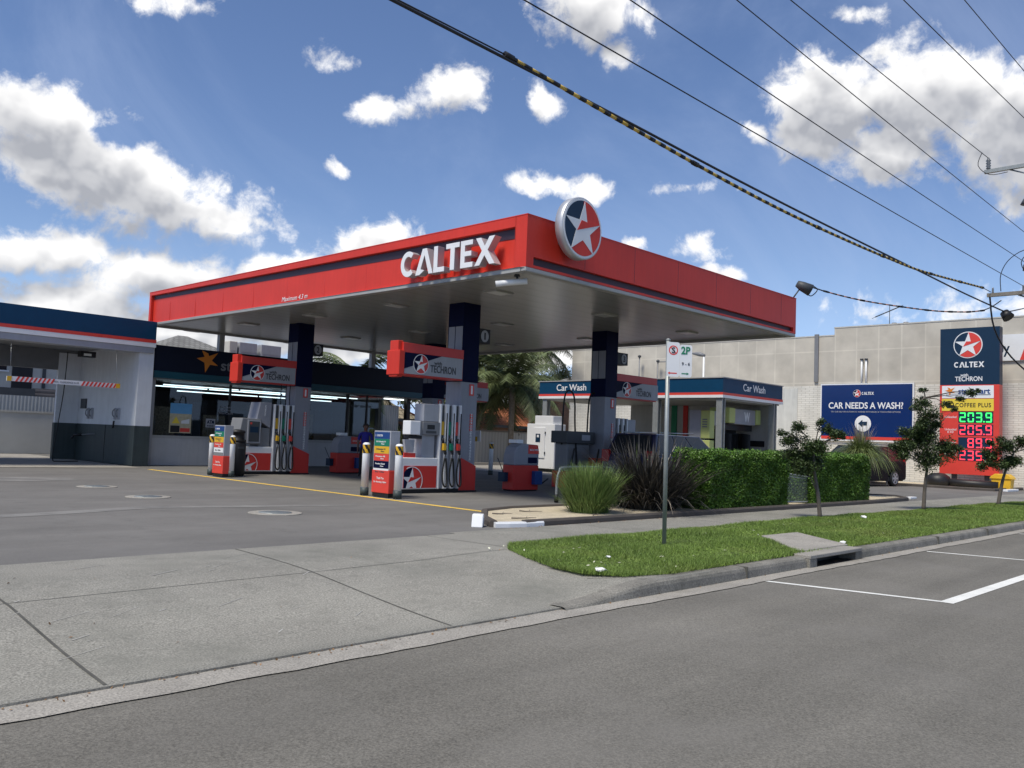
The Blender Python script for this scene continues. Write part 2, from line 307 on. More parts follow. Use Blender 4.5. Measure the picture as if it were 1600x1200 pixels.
# ---------------------------------------------------------------- builders
class Fr:
    """a flat frame in the world: origin, right, up, out of the face"""
    def __init__(s, o, u, v): s.o = Vector(o); s.u = Vector(u).normalized(); s.v = Vector(v).normalized(); s.n = s.u.cross(s.v)
    def p(s, a, b, d=0): return s.o + s.u * a + s.v * b + s.n * d
def FX(x, y, z): return Fr((x, y, z), (0, -1, 0), (0, 0, 1))      # faces -X, right hand is -Y
def FY(x, y, z): return Fr((x, y, z), (1, 0, 0), (0, 0, 1))       # faces -Y, right hand is +X
class B:
    def __init__(s): s.v = []; s.f = []; s.m = []; s.names = []; s.sm = []
    def mi(s, m):
        if m not in s.names: s.names.append(m)
        return s.names.index(m)
    def add(s, vs, fs, m, smooth=False):
        o = len(s.v); s.v += [tuple(v) for v in vs]; k = s.mi(m)
        for f in fs: s.f.append([i + o for i in f]); s.m.append(k); s.sm.append(smooth)
        return s
    def box(s, a, b, m):
        x0, y0, z0 = (min(a[i], b[i]) for i in range(3)); x1, y1, z1 = (max(a[i], b[i]) for i in range(3))
        vs = [(x0,y0,z0),(x1,y0,z0),(x1,y1,z0),(x0,y1,z0),(x0,y0,z1),(x1,y0,z1),(x1,y1,z1),(x0,y1,z1)]
        return s.add(vs, [(0,3,2,1),(4,5,6,7),(0,1,5,4),(1,2,6,5),(2,3,7,6),(3,0,4,7)], m)
    def prism(s, fr, pts, d0, d1, m, side=None):
        n = len(pts)
        ar = sum(pts[i][0] * pts[(i+1) % n][1] - pts[(i+1) % n][0] * pts[i][1] for i in range(n))
        if ar < 0: pts = pts[::-1]
        vs = [fr.p(a, b, d0) for a, b in pts] + [fr.p(a, b, d1) for a, b in pts]
        s.add(vs, [list(range(n))[::-1], list(range(n, 2*n))], m)
        s.add(vs, [(i, (i+1) % n, (i+1) % n + n, i + n) for i in range(n)], side or m); return s
    def tube(s, pts, r, m, n=8, caps=True):
        pts = [Vector(p) for p in pts]; rs = r if isinstance(r, (list, tuple)) else [r] * len(pts)
        vs = []; prev = None
        for i, p in enumerate(pts):
            t = (pts[min(i+1, len(pts)-1)] - pts[max(i-1, 0)]).normalized()
            if prev is None: a = t.orthogonal().normalized()
            else:
                a = prev - t * prev.dot(t); a = a.normalized() if a.length > 1e-6 else t.orthogonal().normalized()
            prev = a; b = t.cross(a)
            for k in range(n):
                q = 2 * math.pi * k / n; vs.append(p + (a * math.cos(q) + b * math.sin(q)) * rs[i])
        fs = [(i*n+k, i*n+(k+1) % n, (i+1)*n+(k+1) % n, (i+1)*n+k) for i in range(len(pts)-1) for k in range(n)]
        s.add(vs, fs, m, True)
        if caps: s.add(vs, [list(range(n))[::-1], list(range((len(pts)-1)*n, len(pts)*n))], m)
        return s
    def lathe(s, c, prof, m, n=24, ax='Z'):
        vs = []
        for r, h in prof:
            for k in range(n):
                q = 2*math.pi*k/n; a, b = r*math.cos(q), r*math.sin(q)
                vs.append((c[0]+a, c[1]+b, c[2]+h) if ax == 'Z' else (c[0]+a, c[1]+h, c[2]+b) if ax == 'Y' else (c[0]+h, c[1]+a, c[2]+b))
        L = len(prof)
        fs = [(i*n+k, i*n+(k+1) % n, (i+1)*n+(k+1) % n, (i+1)*n+k) for i in range(L-1) for k in range(n)]
        s.add(vs, fs, m, True); s.add(vs, [list(range(n))[::-1], list(range((L-1)*n, L*n))], m); return s
    def sheet(s, pts, z, m):
        n = len(pts); ar = sum(pts[i][0]*pts[(i+1) % n][1]-pts[(i+1) % n][0]*pts[i][1] for i in range(n))
        if ar < 0: pts = pts[::-1]
        return s.add([(a, b, z) for a, b in pts], [list(range(n))], m)
    def make(s, name, parent=None, bevel=0, loc=None):
        me = bpy.data.meshes.new(name); off = Vector((0, 0, 0))
        if parent is not None: off = wloc(parent)
        elif loc is not None: off = Vector(loc)
        me.from_pydata([tuple(Vector(v) - off) for v in s.v], [], s.f)
        for nme in s.names: me.materials.append(MATS[nme])
        me.polygons.foreach_set('material_index', s.m); me.polygons.foreach_set('use_smooth', s.sm); me.update()
        bm = bmesh.new(); bm.from_mesh(me); bmesh.ops.remove_doubles(bm, verts=bm.verts, dist=1e-5); bmesh.ops.recalc_face_normals(bm, faces=bm.faces); bm.to_mesh(me); bm.free()
        o = bpy.data.objects.new(name, me); COL.objects.link(o)
        if parent is not None: o.parent = parent
        elif loc is not None: o.location = loc
        if bevel:
            b = o.modifiers.new('bevel', 'BEVEL'); b.width = bevel; b.segments = 2; b.limit_method = 'ANGLE'; b.angle_limit = R(40); b.use_clamp_overlap = True
        return o
def wloc(o):
    v = Vector((0, 0, 0))
    while o is not None: v = v + Vector(o.location); o = o.parent
    return v
def tag(o, label=None, cat=None, group=None, kind=None):
    if label: o['label'] = label
    if cat: o['category'] = cat
    if group: o['group'] = group
    if kind: o['kind'] = kind
    return o
def thing(name, loc, label, cat, group=None):
    o = bpy.data.objects.new(name, None); COL.objects.link(o); o.location = loc; o.empty_display_size = .2
    return tag(o, label, cat, group)
def struct(o): o['kind'] = 'structure'; return o
def copy_thing(src, delta, label, group=None, mirror=None):
    def rec(o, par):
        c = o.copy(); COL.objects.link(c)
        if par is not None: c.parent = par
        for ch in list(o.children): rec(ch, c)
        return c
    r = rec(src, None); r.location = Vector(src.location) + Vector(delta); r['label'] = label
    if group: r['group'] = group
    return r
def npmesh(name, verts, k, m, parent=None, loc=None):
    """verts (n*k,3): n faces of k corners each"""
    n = len(verts) // k; me = bpy.data.meshes.new(name); off = np.array(wloc(parent)) if parent is not None else np.array(loc if loc is not None else (0, 0, 0), float)
    me.vertices.add(n*k); me.vertices.foreach_set('co', (np.asarray(verts) - off).astype(np.float32).ravel())
    me.loops.add(n*k); me.loops.foreach_set('vertex_index', np.arange(n*k, dtype=np.int32))
    me.polygons.add(n); me.polygons.foreach_set('loop_start', np.arange(0, n*k, k, dtype=np.int32)); me.polygons.foreach_set('loop_total', np.full(n, k, dtype=np.int32))
    me.materials.append(MATS[m]); me.update(calc_edges=True)
    o = bpy.data.objects.new(name, me); COL.objects.link(o)
    if parent is not None: o.parent = parent
    elif loc is not None: o.location = loc
    return o
def leafquads(P, size, asp=.5, up=.3):
    """P (n,3) leaf centres -> (n*4,3) diamond leaves with random orientation"""
    n = len(P); d = np.random.normal(size=(n, 3)); d[:, 2] = d[:, 2]*.6; d /= np.linalg.norm(d, axis=1)[:, None]
    nn = np.random.normal(size=(n, 3)); nn[:, 2] += up*3; w = np.cross(d, nn); w /= np.linalg.norm(w, axis=1)[:, None] + 1e-9
    s = (size*(.6+.8*np.random.rand(n)))[:, None]
    return np.stack([P - d*s, P + w*s*asp, P + d*s, P - w*s*asp], 1).reshape(-1, 3)
def blobpts(c, r, n, shell=.5):
    d = np.random.normal(size=(n, 3)); d /= np.linalg.norm(d, axis=1)[:, None]
    q = (shell + (1-shell)*np.random.rand(n)**.6)[:, None]
    lump = 1 + .25*np.sin(d[:, 0:1]*5 + c[0]) * np.cos(d[:, 1:2]*6 + c[2]*3)
    return np.array(c) + d*q*lump*np.array(r)
_txt = {}
def text(s, fr, a, b, width, height, m, parent, bold=.0, name='lettering', ext=.004, align='C', d=.004, shear=0., spacing=1.0):
    """lettering laid on frame fr: centre (a,b), fitted to width x height (cap height)"""
    key = (s, bold, ext, shear, spacing)
    if key not in _txt:
        c = bpy.data.curves.new('t', 'FONT'); c.body = s; c.size = 1; c.offset = bold; c.extrude = .5; c.align_x = 'LEFT'; c.shear = shear; c.space_character = spacing; c.resolution_u = 4
        o = bpy.data.objects.new('t', c); COL.objects.link(o)
        dg = bpy.context.evaluated_depsgraph_get(); me = bpy.data.meshes.new_from_object(o.evaluated_get(dg)); bpy.data.objects.remove(o); _txt[key] = me
    src = _txt[key]; co = [v.co.copy() for v in src.vertices]
    x0, x1 = min(v.x for v in co), max(v.x for v in co); y0, y1 = min(v.y for v in co), max(v.y for v in co)
    kx = width/(x1-x0); ky = height/(y1-y0)
    me = src.copy(); me.name = name; off = wloc(parent) if parent is not None else Vector((0, 0, 0))
    for v in me.vertices:
        v.co = fr.p(a + (v.co.x-(x0+x1)/2)*kx, b + (v.co.y-(y0+y1)/2)*ky, d + (v.co.z+.5)*ext) - off
    me.materials.clear(); me.materials.append(MATS[m])
    o = bpy.data.objects.new(name, me); COL.objects.link(o)
    if parent is not None: o.parent = parent
    return o
def clip(poly, x0, x1, y0, y1):
    def cut(p, inside, inter):
        out = []
        for i in range(len(p)):
            a, b = p[i-1], p[i]
            if inside(b):
                if not inside(a): out.append(inter(a, b))
                out.append(b)
            elif inside(a): out.append(inter(a, b))
        return out
    def ix(v): return lambda a, b: (v, a[1]+(b[1]-a[1])*(v-a[0])/(b[0]-a[0]))
    def iy(v): return lambda a, b: (a[0]+(b[0]-a[0])*(v-a[1])/(b[1]-a[1]), v)
    for ins, it in ((lambda p: p[0] >= x0, ix(x0)), (lambda p: p[0] <= x1, ix(x1)), (lambda p: p[1] >= y0, iy(y0)), (lambda p: p[1] <= y1, iy(y1))):
        if len(poly) < 3: return []
        poly = cut(poly, ins, it)
    return poly
def emblem(b, fr, a, c, r, d0, step=.004, box=None, ring='white', base=True, redfill='red_panel', navyfill='navy', rx=None):
    """round star badge drawn on frame fr at (a,c)"""
    rx = rx or r
    def P(pts): return [(a+x*rx, c+y*r) for x, y in pts]
    def put(pts, k, m):
        q = P(pts)
        if box: q = clip(q, *box)
        if len(q) >= 3: b.prism(fr, q, d0 + k*step, d0+(k+1)*step, m)
    cir = lambda rr, a0=0, a1=360, n=40: [(rr*math.cos(R(a0+(a1-a0)*i/n)), rr*math.sin(R(a0+(a1-a0)*i/n))) for i in range(n + (0 if a1-a0 == 360 else 1))]
    if base: put(cir(1.0, 0, 360), 0, ring)
    put(cir(.93, -126, 90) + [(0, 0)], 1, redfill); put(cir(.93, 90, 234) + [(0, 0)], 1, navyfill)
    put([(-.58,-.76),(-.36,-.10),(-.9,.27),(-.20,.26),(.05,.92),(.20,.24),(.90,.28),(.36,-.16),(.56,-.80),(.0,-.40)], 2, ring)
    put([(-.32,-.12),(-.10,.26),(.20,.24),(.90,.28)], 3, redfill)
SEG = {'0': 'abcdef', '2': 'abged', '3': 'abgcd', '5': 'afgcd', '8': 'abcdefg', '9': 'abcdfg'}
def digit(b, fr, ch, x, y, w, h, m, d):
    t = h*.105
    segs = {'a': (0, h-t, w, h), 'g': (0, h/2-t/2, w, h/2+t/2), 'd': (0, 0, w, t), 'f': (0, h/2, t, h), 'e': (0, 0, t, h/2), 'b': (w-t, h/2, w, h), 'c': (w-t, 0, w, h/2)}
    g = t*.28
    for q in SEG[ch]:
        x0, y0, x1, y1 = segs[q]
        if x1-x0 > y1-y0: x0 += g; x1 -= g
        else: y0 += g; y1 -= g
        if q in 'agd': b.prism(fr, [(x+x0, y+y0), (x+x1, y+y0), (x+x1, y+y1), (x+x0, y+y1)], d, d+.012, m)
        else: b.prism(fr, [(x+x0, y+y0+t*.6), (x+x1, y+y0+t*.6), (x+x1, y+y1-t*.6), (x+x0, y+y1-t*.6)], d+.001, d+.013, m)
# ================================================================ ground
def quad(b, x0, x1, y0, y1, z, m): b.sheet([(x0, y0), (x1, y0), (x1, y1), (x0, y1)], z, m)
b = B(); quad(b, -700, 900, -700, 900, -.30, 'soil'); struct(b.make('ground'))
b = B(); quad(b, -60, 160, -12, 4.92, -.14, 'asphalt_road'); struct(b.make('road'))
b = B(); rg = random.Random(9); gx_ = [-60, -30, -12] + [-11.8+.22*i for i in range(200)] + [60, 160]; e0 = [4.885+rg.uniform(-.012, .012)+.012*math.sin(x*1.3) for x in gx_]
b.add([(x, y, -.132) for x, y in zip(gx_, e0)] + [(x, 5.19, -.130) for x in gx_], [(i, i+1, i+1+len(gx_), i+len(gx_)) for i in range(len(gx_)-1)], 'concrete_pale'); struct(b.make('gutter'))
def zap(x, y):
    s = lambda t: max(0., min(1., t))**2*(3-2*max(0., min(1., t)))
    return -.116*(1-s((y-5.17)/3.4))*(1-s((x-6.4)/1.2))*(1 if x > -30 else 1)
b = B(); xs = [-40, -20, -8, 0, 3, 5] + [5.5+.25*i for i in range(14)]; ys = [5.17+.26*i for i in range(16)] + [9.32]
vs = [(x, y, zap(x, y)) for y in ys for x in xs]; nx = len(xs)
b.add(vs, [(j*nx+i, j*nx+i+1, (j+1)*nx+i+1, (j+1)*nx+i) for j in range(len(ys)-1) for i in range(nx-1)], 'concrete', True)
b.add([(x, 5.17, zap(x, 5.17)) for x in xs] + [(x, 5.165, -.14) for x in xs], [(i, i+nx, i+nx+1, i+1) for i in range(nx-1)], 'kerb_concrete')
struct(b.make('driveway_crossing'))
b = B(); quad(b, 8.6, 34, 7.2, 9.5, -.004, 'concrete'); quad(b, 34, 160, 5.2, 9.5, -.004, 'concrete'); struct(b.make('footpath'))
b = B(); quad(b, -60, 160, 9.32, 80, -.010, 'asphalt_forecourt'); struct(b.make('forecourt'))
b = B(); quad(b, 26.2, 44.6, 21.5, 32.2, .002, 'concrete_pale'); quad(b, -2, 12.0, 28.3, 39.5, .002, 'concrete_pale'); struct(b.make('concrete_apron'))
# kerb of the nature strip: a rounded profile swept along the street, broken at the drain
def kerbstrip(x0, x1, ramp=False):
    b = B(); prof = [(5.10, -.14), (5.115, -.05), (5.13, -.018), (5.16, -.002), (5.30, .002), (5.31, -.1)]
    xs = [x0 + (x1-x0)*i/24 for i in range(25)] if ramp else [x0 + (x1-x0)*i/max(1, int((x1-x0)/2.4)) for i in range(max(1, int((x1-x0)/2.4))+1)]
    vs = []
    for x in xs:
        k = max(0., min(1., (x-6.2)/1.3)); k = k*k*(3-2*k) if ramp else 1
        for y, z in prof: vs.append((x, y, -.14 + (z+.14)*(.25+.75*k) if z > -.09 else z))
    n = len(prof); b.add(vs, [(i*n+j, (i+1)*n+j, (i+1)*n+j+1, i*n+j+1) for i in range(len(xs)-1) for j in range(n-1)], 'kerb_concrete', False)
    return b
b = kerbstrip(6.1, 8.2, True); b2 = kerbstrip(8.2, 11.0); b.add(b2.v, b2.f, 'kerb_concrete'); b2 = kerbstrip(12.7, 60); b.add(b2.v, b2.f, 'kerb_concrete')
struct(b.make('kerb'))
b = B()
for x in (9.4, 16.1, 19.0, 22.0, 25.0): b.box((x-.008, 5.094, -.139), (x+.008, 5.30, .0035), 'joint')
struct(b.make('kerb_joint'))
# drain
t = thing('stormwater_inlet', (11.85, 5.2, -.14), 'concrete side-entry drain opening in the kerb beside the pale slab', 'drain')
b = B(); b.box((11.0, 5.06, -.02), (12.7, 5.34, .03), 'concrete_pale'); b.box((11.0, 5.07, -.14), (11.22, 5.33, -.02), 'kerb_concrete'); b.box((12.48, 5.07, -.14), (12.7, 5.33, -.02), 'kerb_concrete'); b.make('surround', t, .01)
b = B(); b.box((11.22, 5.32, -.14), (12.48, 5.36, -.02), 'black'); b.box((11.22, 5.075, -.139), (12.48, 5.32, -.128), 'black'); b.make('opening', t)
b = B(); b.prism(Fr((0, 0, 0), (1, 0, 0), (0, 1, 0)), [(11.3, 5.345), (12.85, 5.345), (13.85, 6.62), (12.7, 6.66)], .0, .038, 'concrete_pale'); o = b.make('pit_cover', None, .006, loc=(12.6, 6, 0))
tag(o, 'pale concrete pit slab set in the grass behind the drain opening', 'pit cover')
# joints, scuffs, stains of the crossing
def thinline(b, pts, w, m, dz=.003):
    for (x0, y0), (x1, y1) in zip(pts, pts[1:]):
        N = max(1, int(math.hypot(x1-x0, y1-y0)/.35)); nx_, ny_ = -(y1-y0), (x1-x0); l = math.hypot(nx_, ny_); nx_ *= w/2/l; ny_ *= w/2/l
        for i in range(N):
            q = [(x0+(x1-x0)*i/N, y0+(y1-y0)*i/N), (x0+(x1-x0)*(i+1)/N, y0+(y1-y0)*(i+1)/N)]
            vs = [(q[0][0]+nx_, q[0][1]+ny_), (q[1][0]+nx_, q[1][1]+ny_), (q[1][0]-nx_, q[1][1]-ny_), (q[0][0]-nx_, q[0][1]-ny_)]
            b.add([(x, y, zap(x, y)+dz) for x, y in vs], [(0, 3, 2, 1)], m)
b = B(); thinline(b, [(2.22, 9.3), (2.2, 7.4), (2.08, 5.2)], .022, 'joint'); thinline(b, [(5.1, 9.3), (5.02, 7.6), (4.78, 5.2)], .018, 'joint')
thinline(b, [(8.55, 7.72), (5.03, 7.56), (2.2, 7.5), (-8, 7.4)], .010, 'crack'); thinline(b, [(8.0, 9.3), (8.15, 7.75)], .012, 'crack'); thinline(b, [(7.6, 5.28), (7.2, 5.75)], .012, 'crack')
for x in (11.5, 14.5, 17.5, 20.5, 23.5, 26.5): thinline(b, [(x, 8.0), (x, 9.5)], .012, 'crack', .002)
struct(b.make('driveway_joint'))
b = B(); rr = random.Random(4)
for i in range(46):
    x, y = rr.uniform(.2, 5.2), rr.uniform(5.6, 8.9)
    if rr.random() < .45: x, y = rr.uniform(.6, 2.4), rr.uniform(5.5, 7.6)
    L = rr.uniform(.05, .45); a = R(rr.uniform(22, 42)); thinline(b, [(x, y), (x+L*math.cos(a), y+L*math.sin(a))], rr.uniform(.005, .014), 'scuff', .0035)
struct(b.make('driveway_scuff'))
# painted markings
b = B(); z = -.136
def pline(b, x0, y0, x1, y1, w, z, m, wob=.0):
    l = math.hypot(x1-x0, y1-y0); nx_, ny_ = -(y1-y0)*w/2/l, (x1-x0)*w/2/l
    b.add([(x0+nx_, y0+ny_, z), (x1+nx_, y1+ny_, z), (x1-nx_, y1-ny_, z), (x0-nx_, y0-ny_, z)], [(0, 3, 2, 1)], m)
pline(b, 9.46, 4.90, 9.90, 3.02, .085, z, 'line_white'); pline(b, 9.84, 3.04, 16, 3.04, .14, z+.001, 'line_white'); pline(b, 14.78, 4.86, 15.22, 3.1, .085, z, 'line_white'); pline(b, 20.3, 4.86, 20.7, 3.1, .085, z, 'line_white')
pline(b, 16, 3.04, 34, 3.04, .14, z+.001, 'line_white')
struct(b.make('parking_bay_line'))
b = B(); pline(b, 11.88, 27.4, 11.68, 11.9, .15, -.005, 'line_yellow'); struct(b.make('forecourt_yellow_line'))
# old patches in the forecourt asphalt
def irr(cx, cy, rx, ry, seed, n=22, rough=.18, rot=0):
    q = random.Random(seed); out = []
    for i in range(n):
        a = 2*math.pi*i/n; k = 1+q.uniform(-rough, rough); x, y = rx*k*math.cos(a), ry*k*math.sin(a); out.append((cx+x*math.cos(rot)-y*math.sin(rot), cy+x*math.sin(rot)+y*math.cos(rot)))
    return out
b = B(); b.sheet(irr(6.6, 22.9, 1.6, .8, 3), -.0065, 'patch_light')
b.sheet([(-1, 13.35), (2, 13.5), (4.5, 14.0), (6.5, 14.6), (8.3, 14.2), (10.2, 13.9), (10.1, 14.1), (8.2, 14.6), (6.4, 15.0), (4.2, 14.35), (2, 13.85), (-1, 13.6)], -.0065, 'patch_light'); struct(b.make('asphalt_patch'))
# underground tank lids
for i, (x, y, r, lab) in enumerate(((7.49, 19.9, .42, 'pale round tank lid farthest back on the forecourt asphalt'), (7.34, 16.9, .42, 'pale round tank lid between the other two on the forecourt'), (7.88, 13.1, .45, 'pale round tank lid nearest the driveway, largest to the eye'))):
    t = thing('tank_lid', (x, y, -.01), lab, 'manhole cover', 'tank lids in the forecourt')
    b = B(); b.lathe((x, y, -.01), [(r, 0), (r, .010), (r-.02, .013), (0.01, .013)], 'concrete_pale', 36); b.make('collar', t)
    b = B(); b.lathe((x, y, .003), [(r*.62, 0), (r*.62, .006), (.01, .006)], 'galv', 30)
    for k in range(-4, 5): b.box((x-r*.4, y+k*r*.12-.006, .009), (x+r*.4, y+k*r*.12+.006, .012), 'galv')
    b.make('lid', t)

# ================================================================ garden beds
bed = [(9.82, 9.78), (10.35, 9.62), (12, 9.57), (24.8, 9.57), (27.8, 9.75), (28.7, 10.4), (28.3, 11.2), (26.5, 11.7), (14, 11.75), (12.2, 11.72), (11.25, 11.45), (10.3, 10.5)]
b = B(); b.sheet(bed, .062, 'gravel'); o = b.make('gravel_bed'); struct(o)
def edging(pts, w, h, m, closed, name, z0=-.01):
    b = B(); n = len(pts); L = n if closed else n-1; V = []
    for i, p in enumerate(pts):
        a = pts[(i-1) % n] if (closed or i > 0) else p; c = pts[(i+1) % n] if (closed or i < n-1) else p
        t = Vector((c[0]-a[0], c[1]-a[1])).normalized(); nn = Vector((-t.y, t.x))
        for q, z in ((-w/2, z0), (-w/2, z0+h*.7), (-w/2+.02, z0+h), (w/2-.02, z0+h), (w/2, z0+h*.7), (w/2, z0)): V.append((p[0]+nn.x*q, p[1]+nn.y*q, z))
    b.add(V, [(i*6+j, ((i+1) % n)*6+j, ((i+1) % n)*6+j+1, i*6+j+1) for i in range(L) for j in range(5)], m)
    if not closed: b.add(V, [tuple(range(6)), tuple(range((n-1)*6, n*6))], m)
    return b.make(name)
def dense(pts, st=.3):
    out = []
    for p, q in zip(pts, pts[1:]):
        N = max(1, int(math.hypot(q[0]-p[0], q[1]-p[1])/st))
        out += [(p[0]+(q[0]-p[0])*i/N, p[1]+(q[1]-p[1])*i/N) for i in range(N)]
    return out + [pts[-1]]
struct(edging(bed[1:] + [bed[0]], .13, .11, 'brown_kerb', False, 'bed_kerb'))
struct(edging([bed[0], (10.05, 9.69), bed[1], (10.75, 9.60)],   .15, .085, 'white', False, 'painted_kerb_end'))
b = B(); b.prism(Fr((9.66, 9.98, -.01), (.75, .66, 0), (0, 0, 1)), [(-.17, 0), (.17, 0), (.10, .20), (-.08, .20)], -.09, .09, 'white'); o = b.make('marker_block', None, .015, loc=(9.66, 9.98, 0)); tag(o, 'white painted concrete block at the tip of the gravel bed', 'block')
b = B(); b.box((28.75, 9.95, -.01), (29.3, 10.15, .06), 'white'); o = b.make('marker_block', None, .015, loc=(29, 10, 0)); tag(o, 'low white block past the end of the second hedge bed', 'block')
bed2 = [(40.9, 26), (40.9, 13.2), (40.7, 11.8), (41.0, 10.8), (44.9, 10.65), (44.9, 26)]
b = B(); b.sheet(bed2, .062, 'gravel'); struct(b.make('wall_gravel_bed')); struct(edging(dense(bed2[:5], .5), .13, .12, 'brown_kerb', False, 'wall_bed_kerb'))
b = B(); b.box((41.2, 10.3, -.01), (42.9, 10.5, .09), 'white'); o = b.make('wheel_stop', None, .02, loc=(42, 10.4, 0)); tag(o, 'white wheel stop in front of the yellow box by the brick wall', 'wheel stop')
# sticks on the gravel
for i, (x, y, L, a, lab) in enumerate(((10.75, 9.98, .5, -.35, 'thin dead branch lying at the front of the gravel tip'), (11.0, 10.75, .38, -.1, 'short dead twig in the middle of the gravel tip'), (12.6, 9.9, .3, .3, 'dead twig beside the green strappy clump'), (11.9, 10.9, .4, -.9, 'crooked dead branch behind on the gravel'))):
    b = B(); q = random.Random(i); P = [(x+L*(s-.5)*math.cos(a)+q.uniform(-.03, .03), y+L*(s-.5)*math.sin(a)+q.uniform(-.03, .03), .075+q.uniform(0, .02)) for s in (0, .25, .5, .75, 1)]
    b.tube(P, [.012, .011, .009, .007, .004], 'bark', 5); b.tube([P[2], (P[2][0]+.1, P[2][1]+.06, .10)], [.007, .003], 'bark', 5); tag(b.make('dead_twig', None, loc=(x, y, .07)), lab, 'twig', 'dead twigs on the gravel')

# nature strip
gp = [(8.35, 7.97), (8.0, 7.6), (7.62, 6.95), (7.32, 6.3), (7.28, 5.85), (7.5, 5.5), (8.1, 5.33), (34, 5.3), (34, 7.5), (28, 7.75), (16, 8.0)]
b = B(); b.prism(Fr((0, 0, 0), (1, 0, 0), (0, 1, 0)), gp, -.1, .012, 'turf'); struct(b.make('nature_strip'))
def inpoly(X, Y, poly):
    ins = np.zeros(len(X), bool); n = len(poly)
    for i in range(n):
        x0, y0 = poly[i-1]; x1, y1 = poly[i]; c = ((y0 > Y) != (y1 > Y)) & (X < (x1-x0)*(Y-y0)/(y1-y0+1e-12)+x0); ins ^= c
    return ins
def blades(poly, n, h, w, m, name, xr, z0, bias=1.0, kind='stuff', excl=None):
    X = xr[0] + (xr[1]-xr[0])*np.random.rand(n)**bias; ys = [p[1] for p in poly]; Y = min(ys)+(max(ys)-min(ys))*np.random.rand(n)
    k = inpoly(X, Y, poly)
    if excl is not None: k &= ~inpoly(X, Y, excl)
    X, Y = X[k], Y[k]; n = len(X); a = np.random.rand(n)*6.283; H = h*(.5+.8*np.random.rand(n))*(.8+.45*np.sin(X*1.7+Y*2.1)*np.sin(Y*3.1-X)); L = np.random.normal(size=(n, 2))*h*.55; s = 1+.05*(X-8)
    W = w*s; P = np.stack([X, Y, np.full(n, z0)], 1); d = np.stack([np.cos(a)*W, np.sin(a)*W, 0*X], 1); T = P + np.stack([L[:, 0], L[:, 1], H], 1)
    o = npmesh(name, np.stack([P-d, P+d, T], 1).reshape(-1, 3), 3, m, loc=(X.mean(), Y.mean(), 0)); return o
slab = [(11.3, 5.3), (12.85, 5.3), (13.85, 6.62), (12.7, 6.66)]
gpw = [(8.38, 8.03), (7.95, 7.65), (7.57, 6.97), (7.27, 6.3), (7.22, 5.85), (7.45, 5.46), (8.1, 5.275), (34, 5.255), (34, 7.55), (28, 7.8), (16, 8.04)]
tag(blades(gpw, 330000, .050, .0042, 'grass_blade', 'lawn_grass', (7.2, 34), .008, 1.55, excl=slab), 'short green grass of the nature strip along the kerb', 'grass', kind='stuff')
# clippings and fallen petals
q = random.Random(11); P = []
for i in range(90):
    x = 7.6 + 20*q.random()**1.7; y = q.uniform(5.45, 7.8); P.append((x, y, .035))
P = np.array(P); tag(npmesh('leaf_litter', leafquads(P, .02, .6, 2), 4, 'leaf_litter', loc=(12, 6.5, 0)), 'scattered pale petals and clippings lying on the lawn', 'leaf litter', kind='stuff')
P = np.array([(q.uniform(-2, 26), 5.17-abs(q.gauss(0, .05)), -.125) for i in range(420)] + [(q.uniform(9.9, 15), 9.5-abs(q.gauss(0, .05)), .004) for i in range(90)] + [(q.uniform(-1, 8), q.uniform(5.6, 9), .0) for i in range(26)])
P[-26:, 2] = [zap(a, c)+.008 for a, c in P[-26:, :2]]
tag(npmesh('gutter_grit', leafquads(P, .013, .6, 2), 4, 'dry_leaf', loc=(12, 5.2, 0)), 'brown leaf bits and grit gathered along the gutter and kerbs', 'grit', kind='stuff')
for i, (x, y, sz, lab) in enumerate(((7.40, 5.74, .075, 'crumpled white paper near the rounded end of the lawn'), (18.55, 7.38, .085, 'white paper ball on the grass below the first young tree'), (12.98, 5.48, .07, 'white scrap beside the pit slab above the kerb'), (8.35, 6.35, .04, 'small pale wrapper on the lawn near the signpost'))):
    b = B(); w = random.Random(i+5); vs = []
    for k in range(10):
        a = k*2.4; zz = 1-2*(k+.5)/10; r_ = math.sqrt(1-zz*zz); s = sz*w.uniform(.6, 1.1); vs.append((x+r_*math.cos(a)*s*1.2, y+r_*math.sin(a)*s, .045+zz*s*.45))
    bm = bmesh.new(); [bm.verts.new(v) for v in vs]; bmesh.ops.convex_hull(bm, input=bm.verts); me = bpy.data.meshes.new('litter'); bmesh.ops.translate(bm, verts=bm.verts, vec=(-x, -y, 0)); bm.to_mesh(me); bm.free(); me.materials.append(MATS['paper'])
    o = bpy.data.objects.new('paper_litter', me); o.location = (x, y, 0); COL.objects.link(o); tag(o, lab, 'litter', 'litter on the grass')

# ================================================================ canopy
CX0, CX1, CY0, CY1, CZ0, CZ1 = 12.7, 24.82, 12.02, 30.2, 4.88, 6.04
cn = thing('fuel_canopy', ((CX0+CX1)/2, (CY0+CY1)/2, 0), 'large red canopy roof on four columns over the fuel pumps', 'canopy')
b = B(); b.box((CX0+.1, CY0+.1, 4.93), (CX1-.1, CY1-.1, 4.97), 'soffit_panel'); b.make('soffit', cn)
b = B(); b.box((CX0+.3, CY0+.3, 4.97), (CX1-.3, CY1-.3, 5.75), 'mid_grey'); b.make('roof_deck', cn)
b = B()
for a, c in (((CX0, CY0, 4.86), (CX1, CY0+.16, 4.955)), ((CX0, CY1-.16, 4.86), (CX1, CY1, 4.955)), ((CX0, CY0+.16, 4.86), (CX0+.16, CY1-.16, 4.955)), ((CX1-.16, CY0+.16, 4.86), (CX1, CY1-.16, 4.955))): b.box(a, c, 'trim_grey')
b.make('edge_trim', cn, .02)
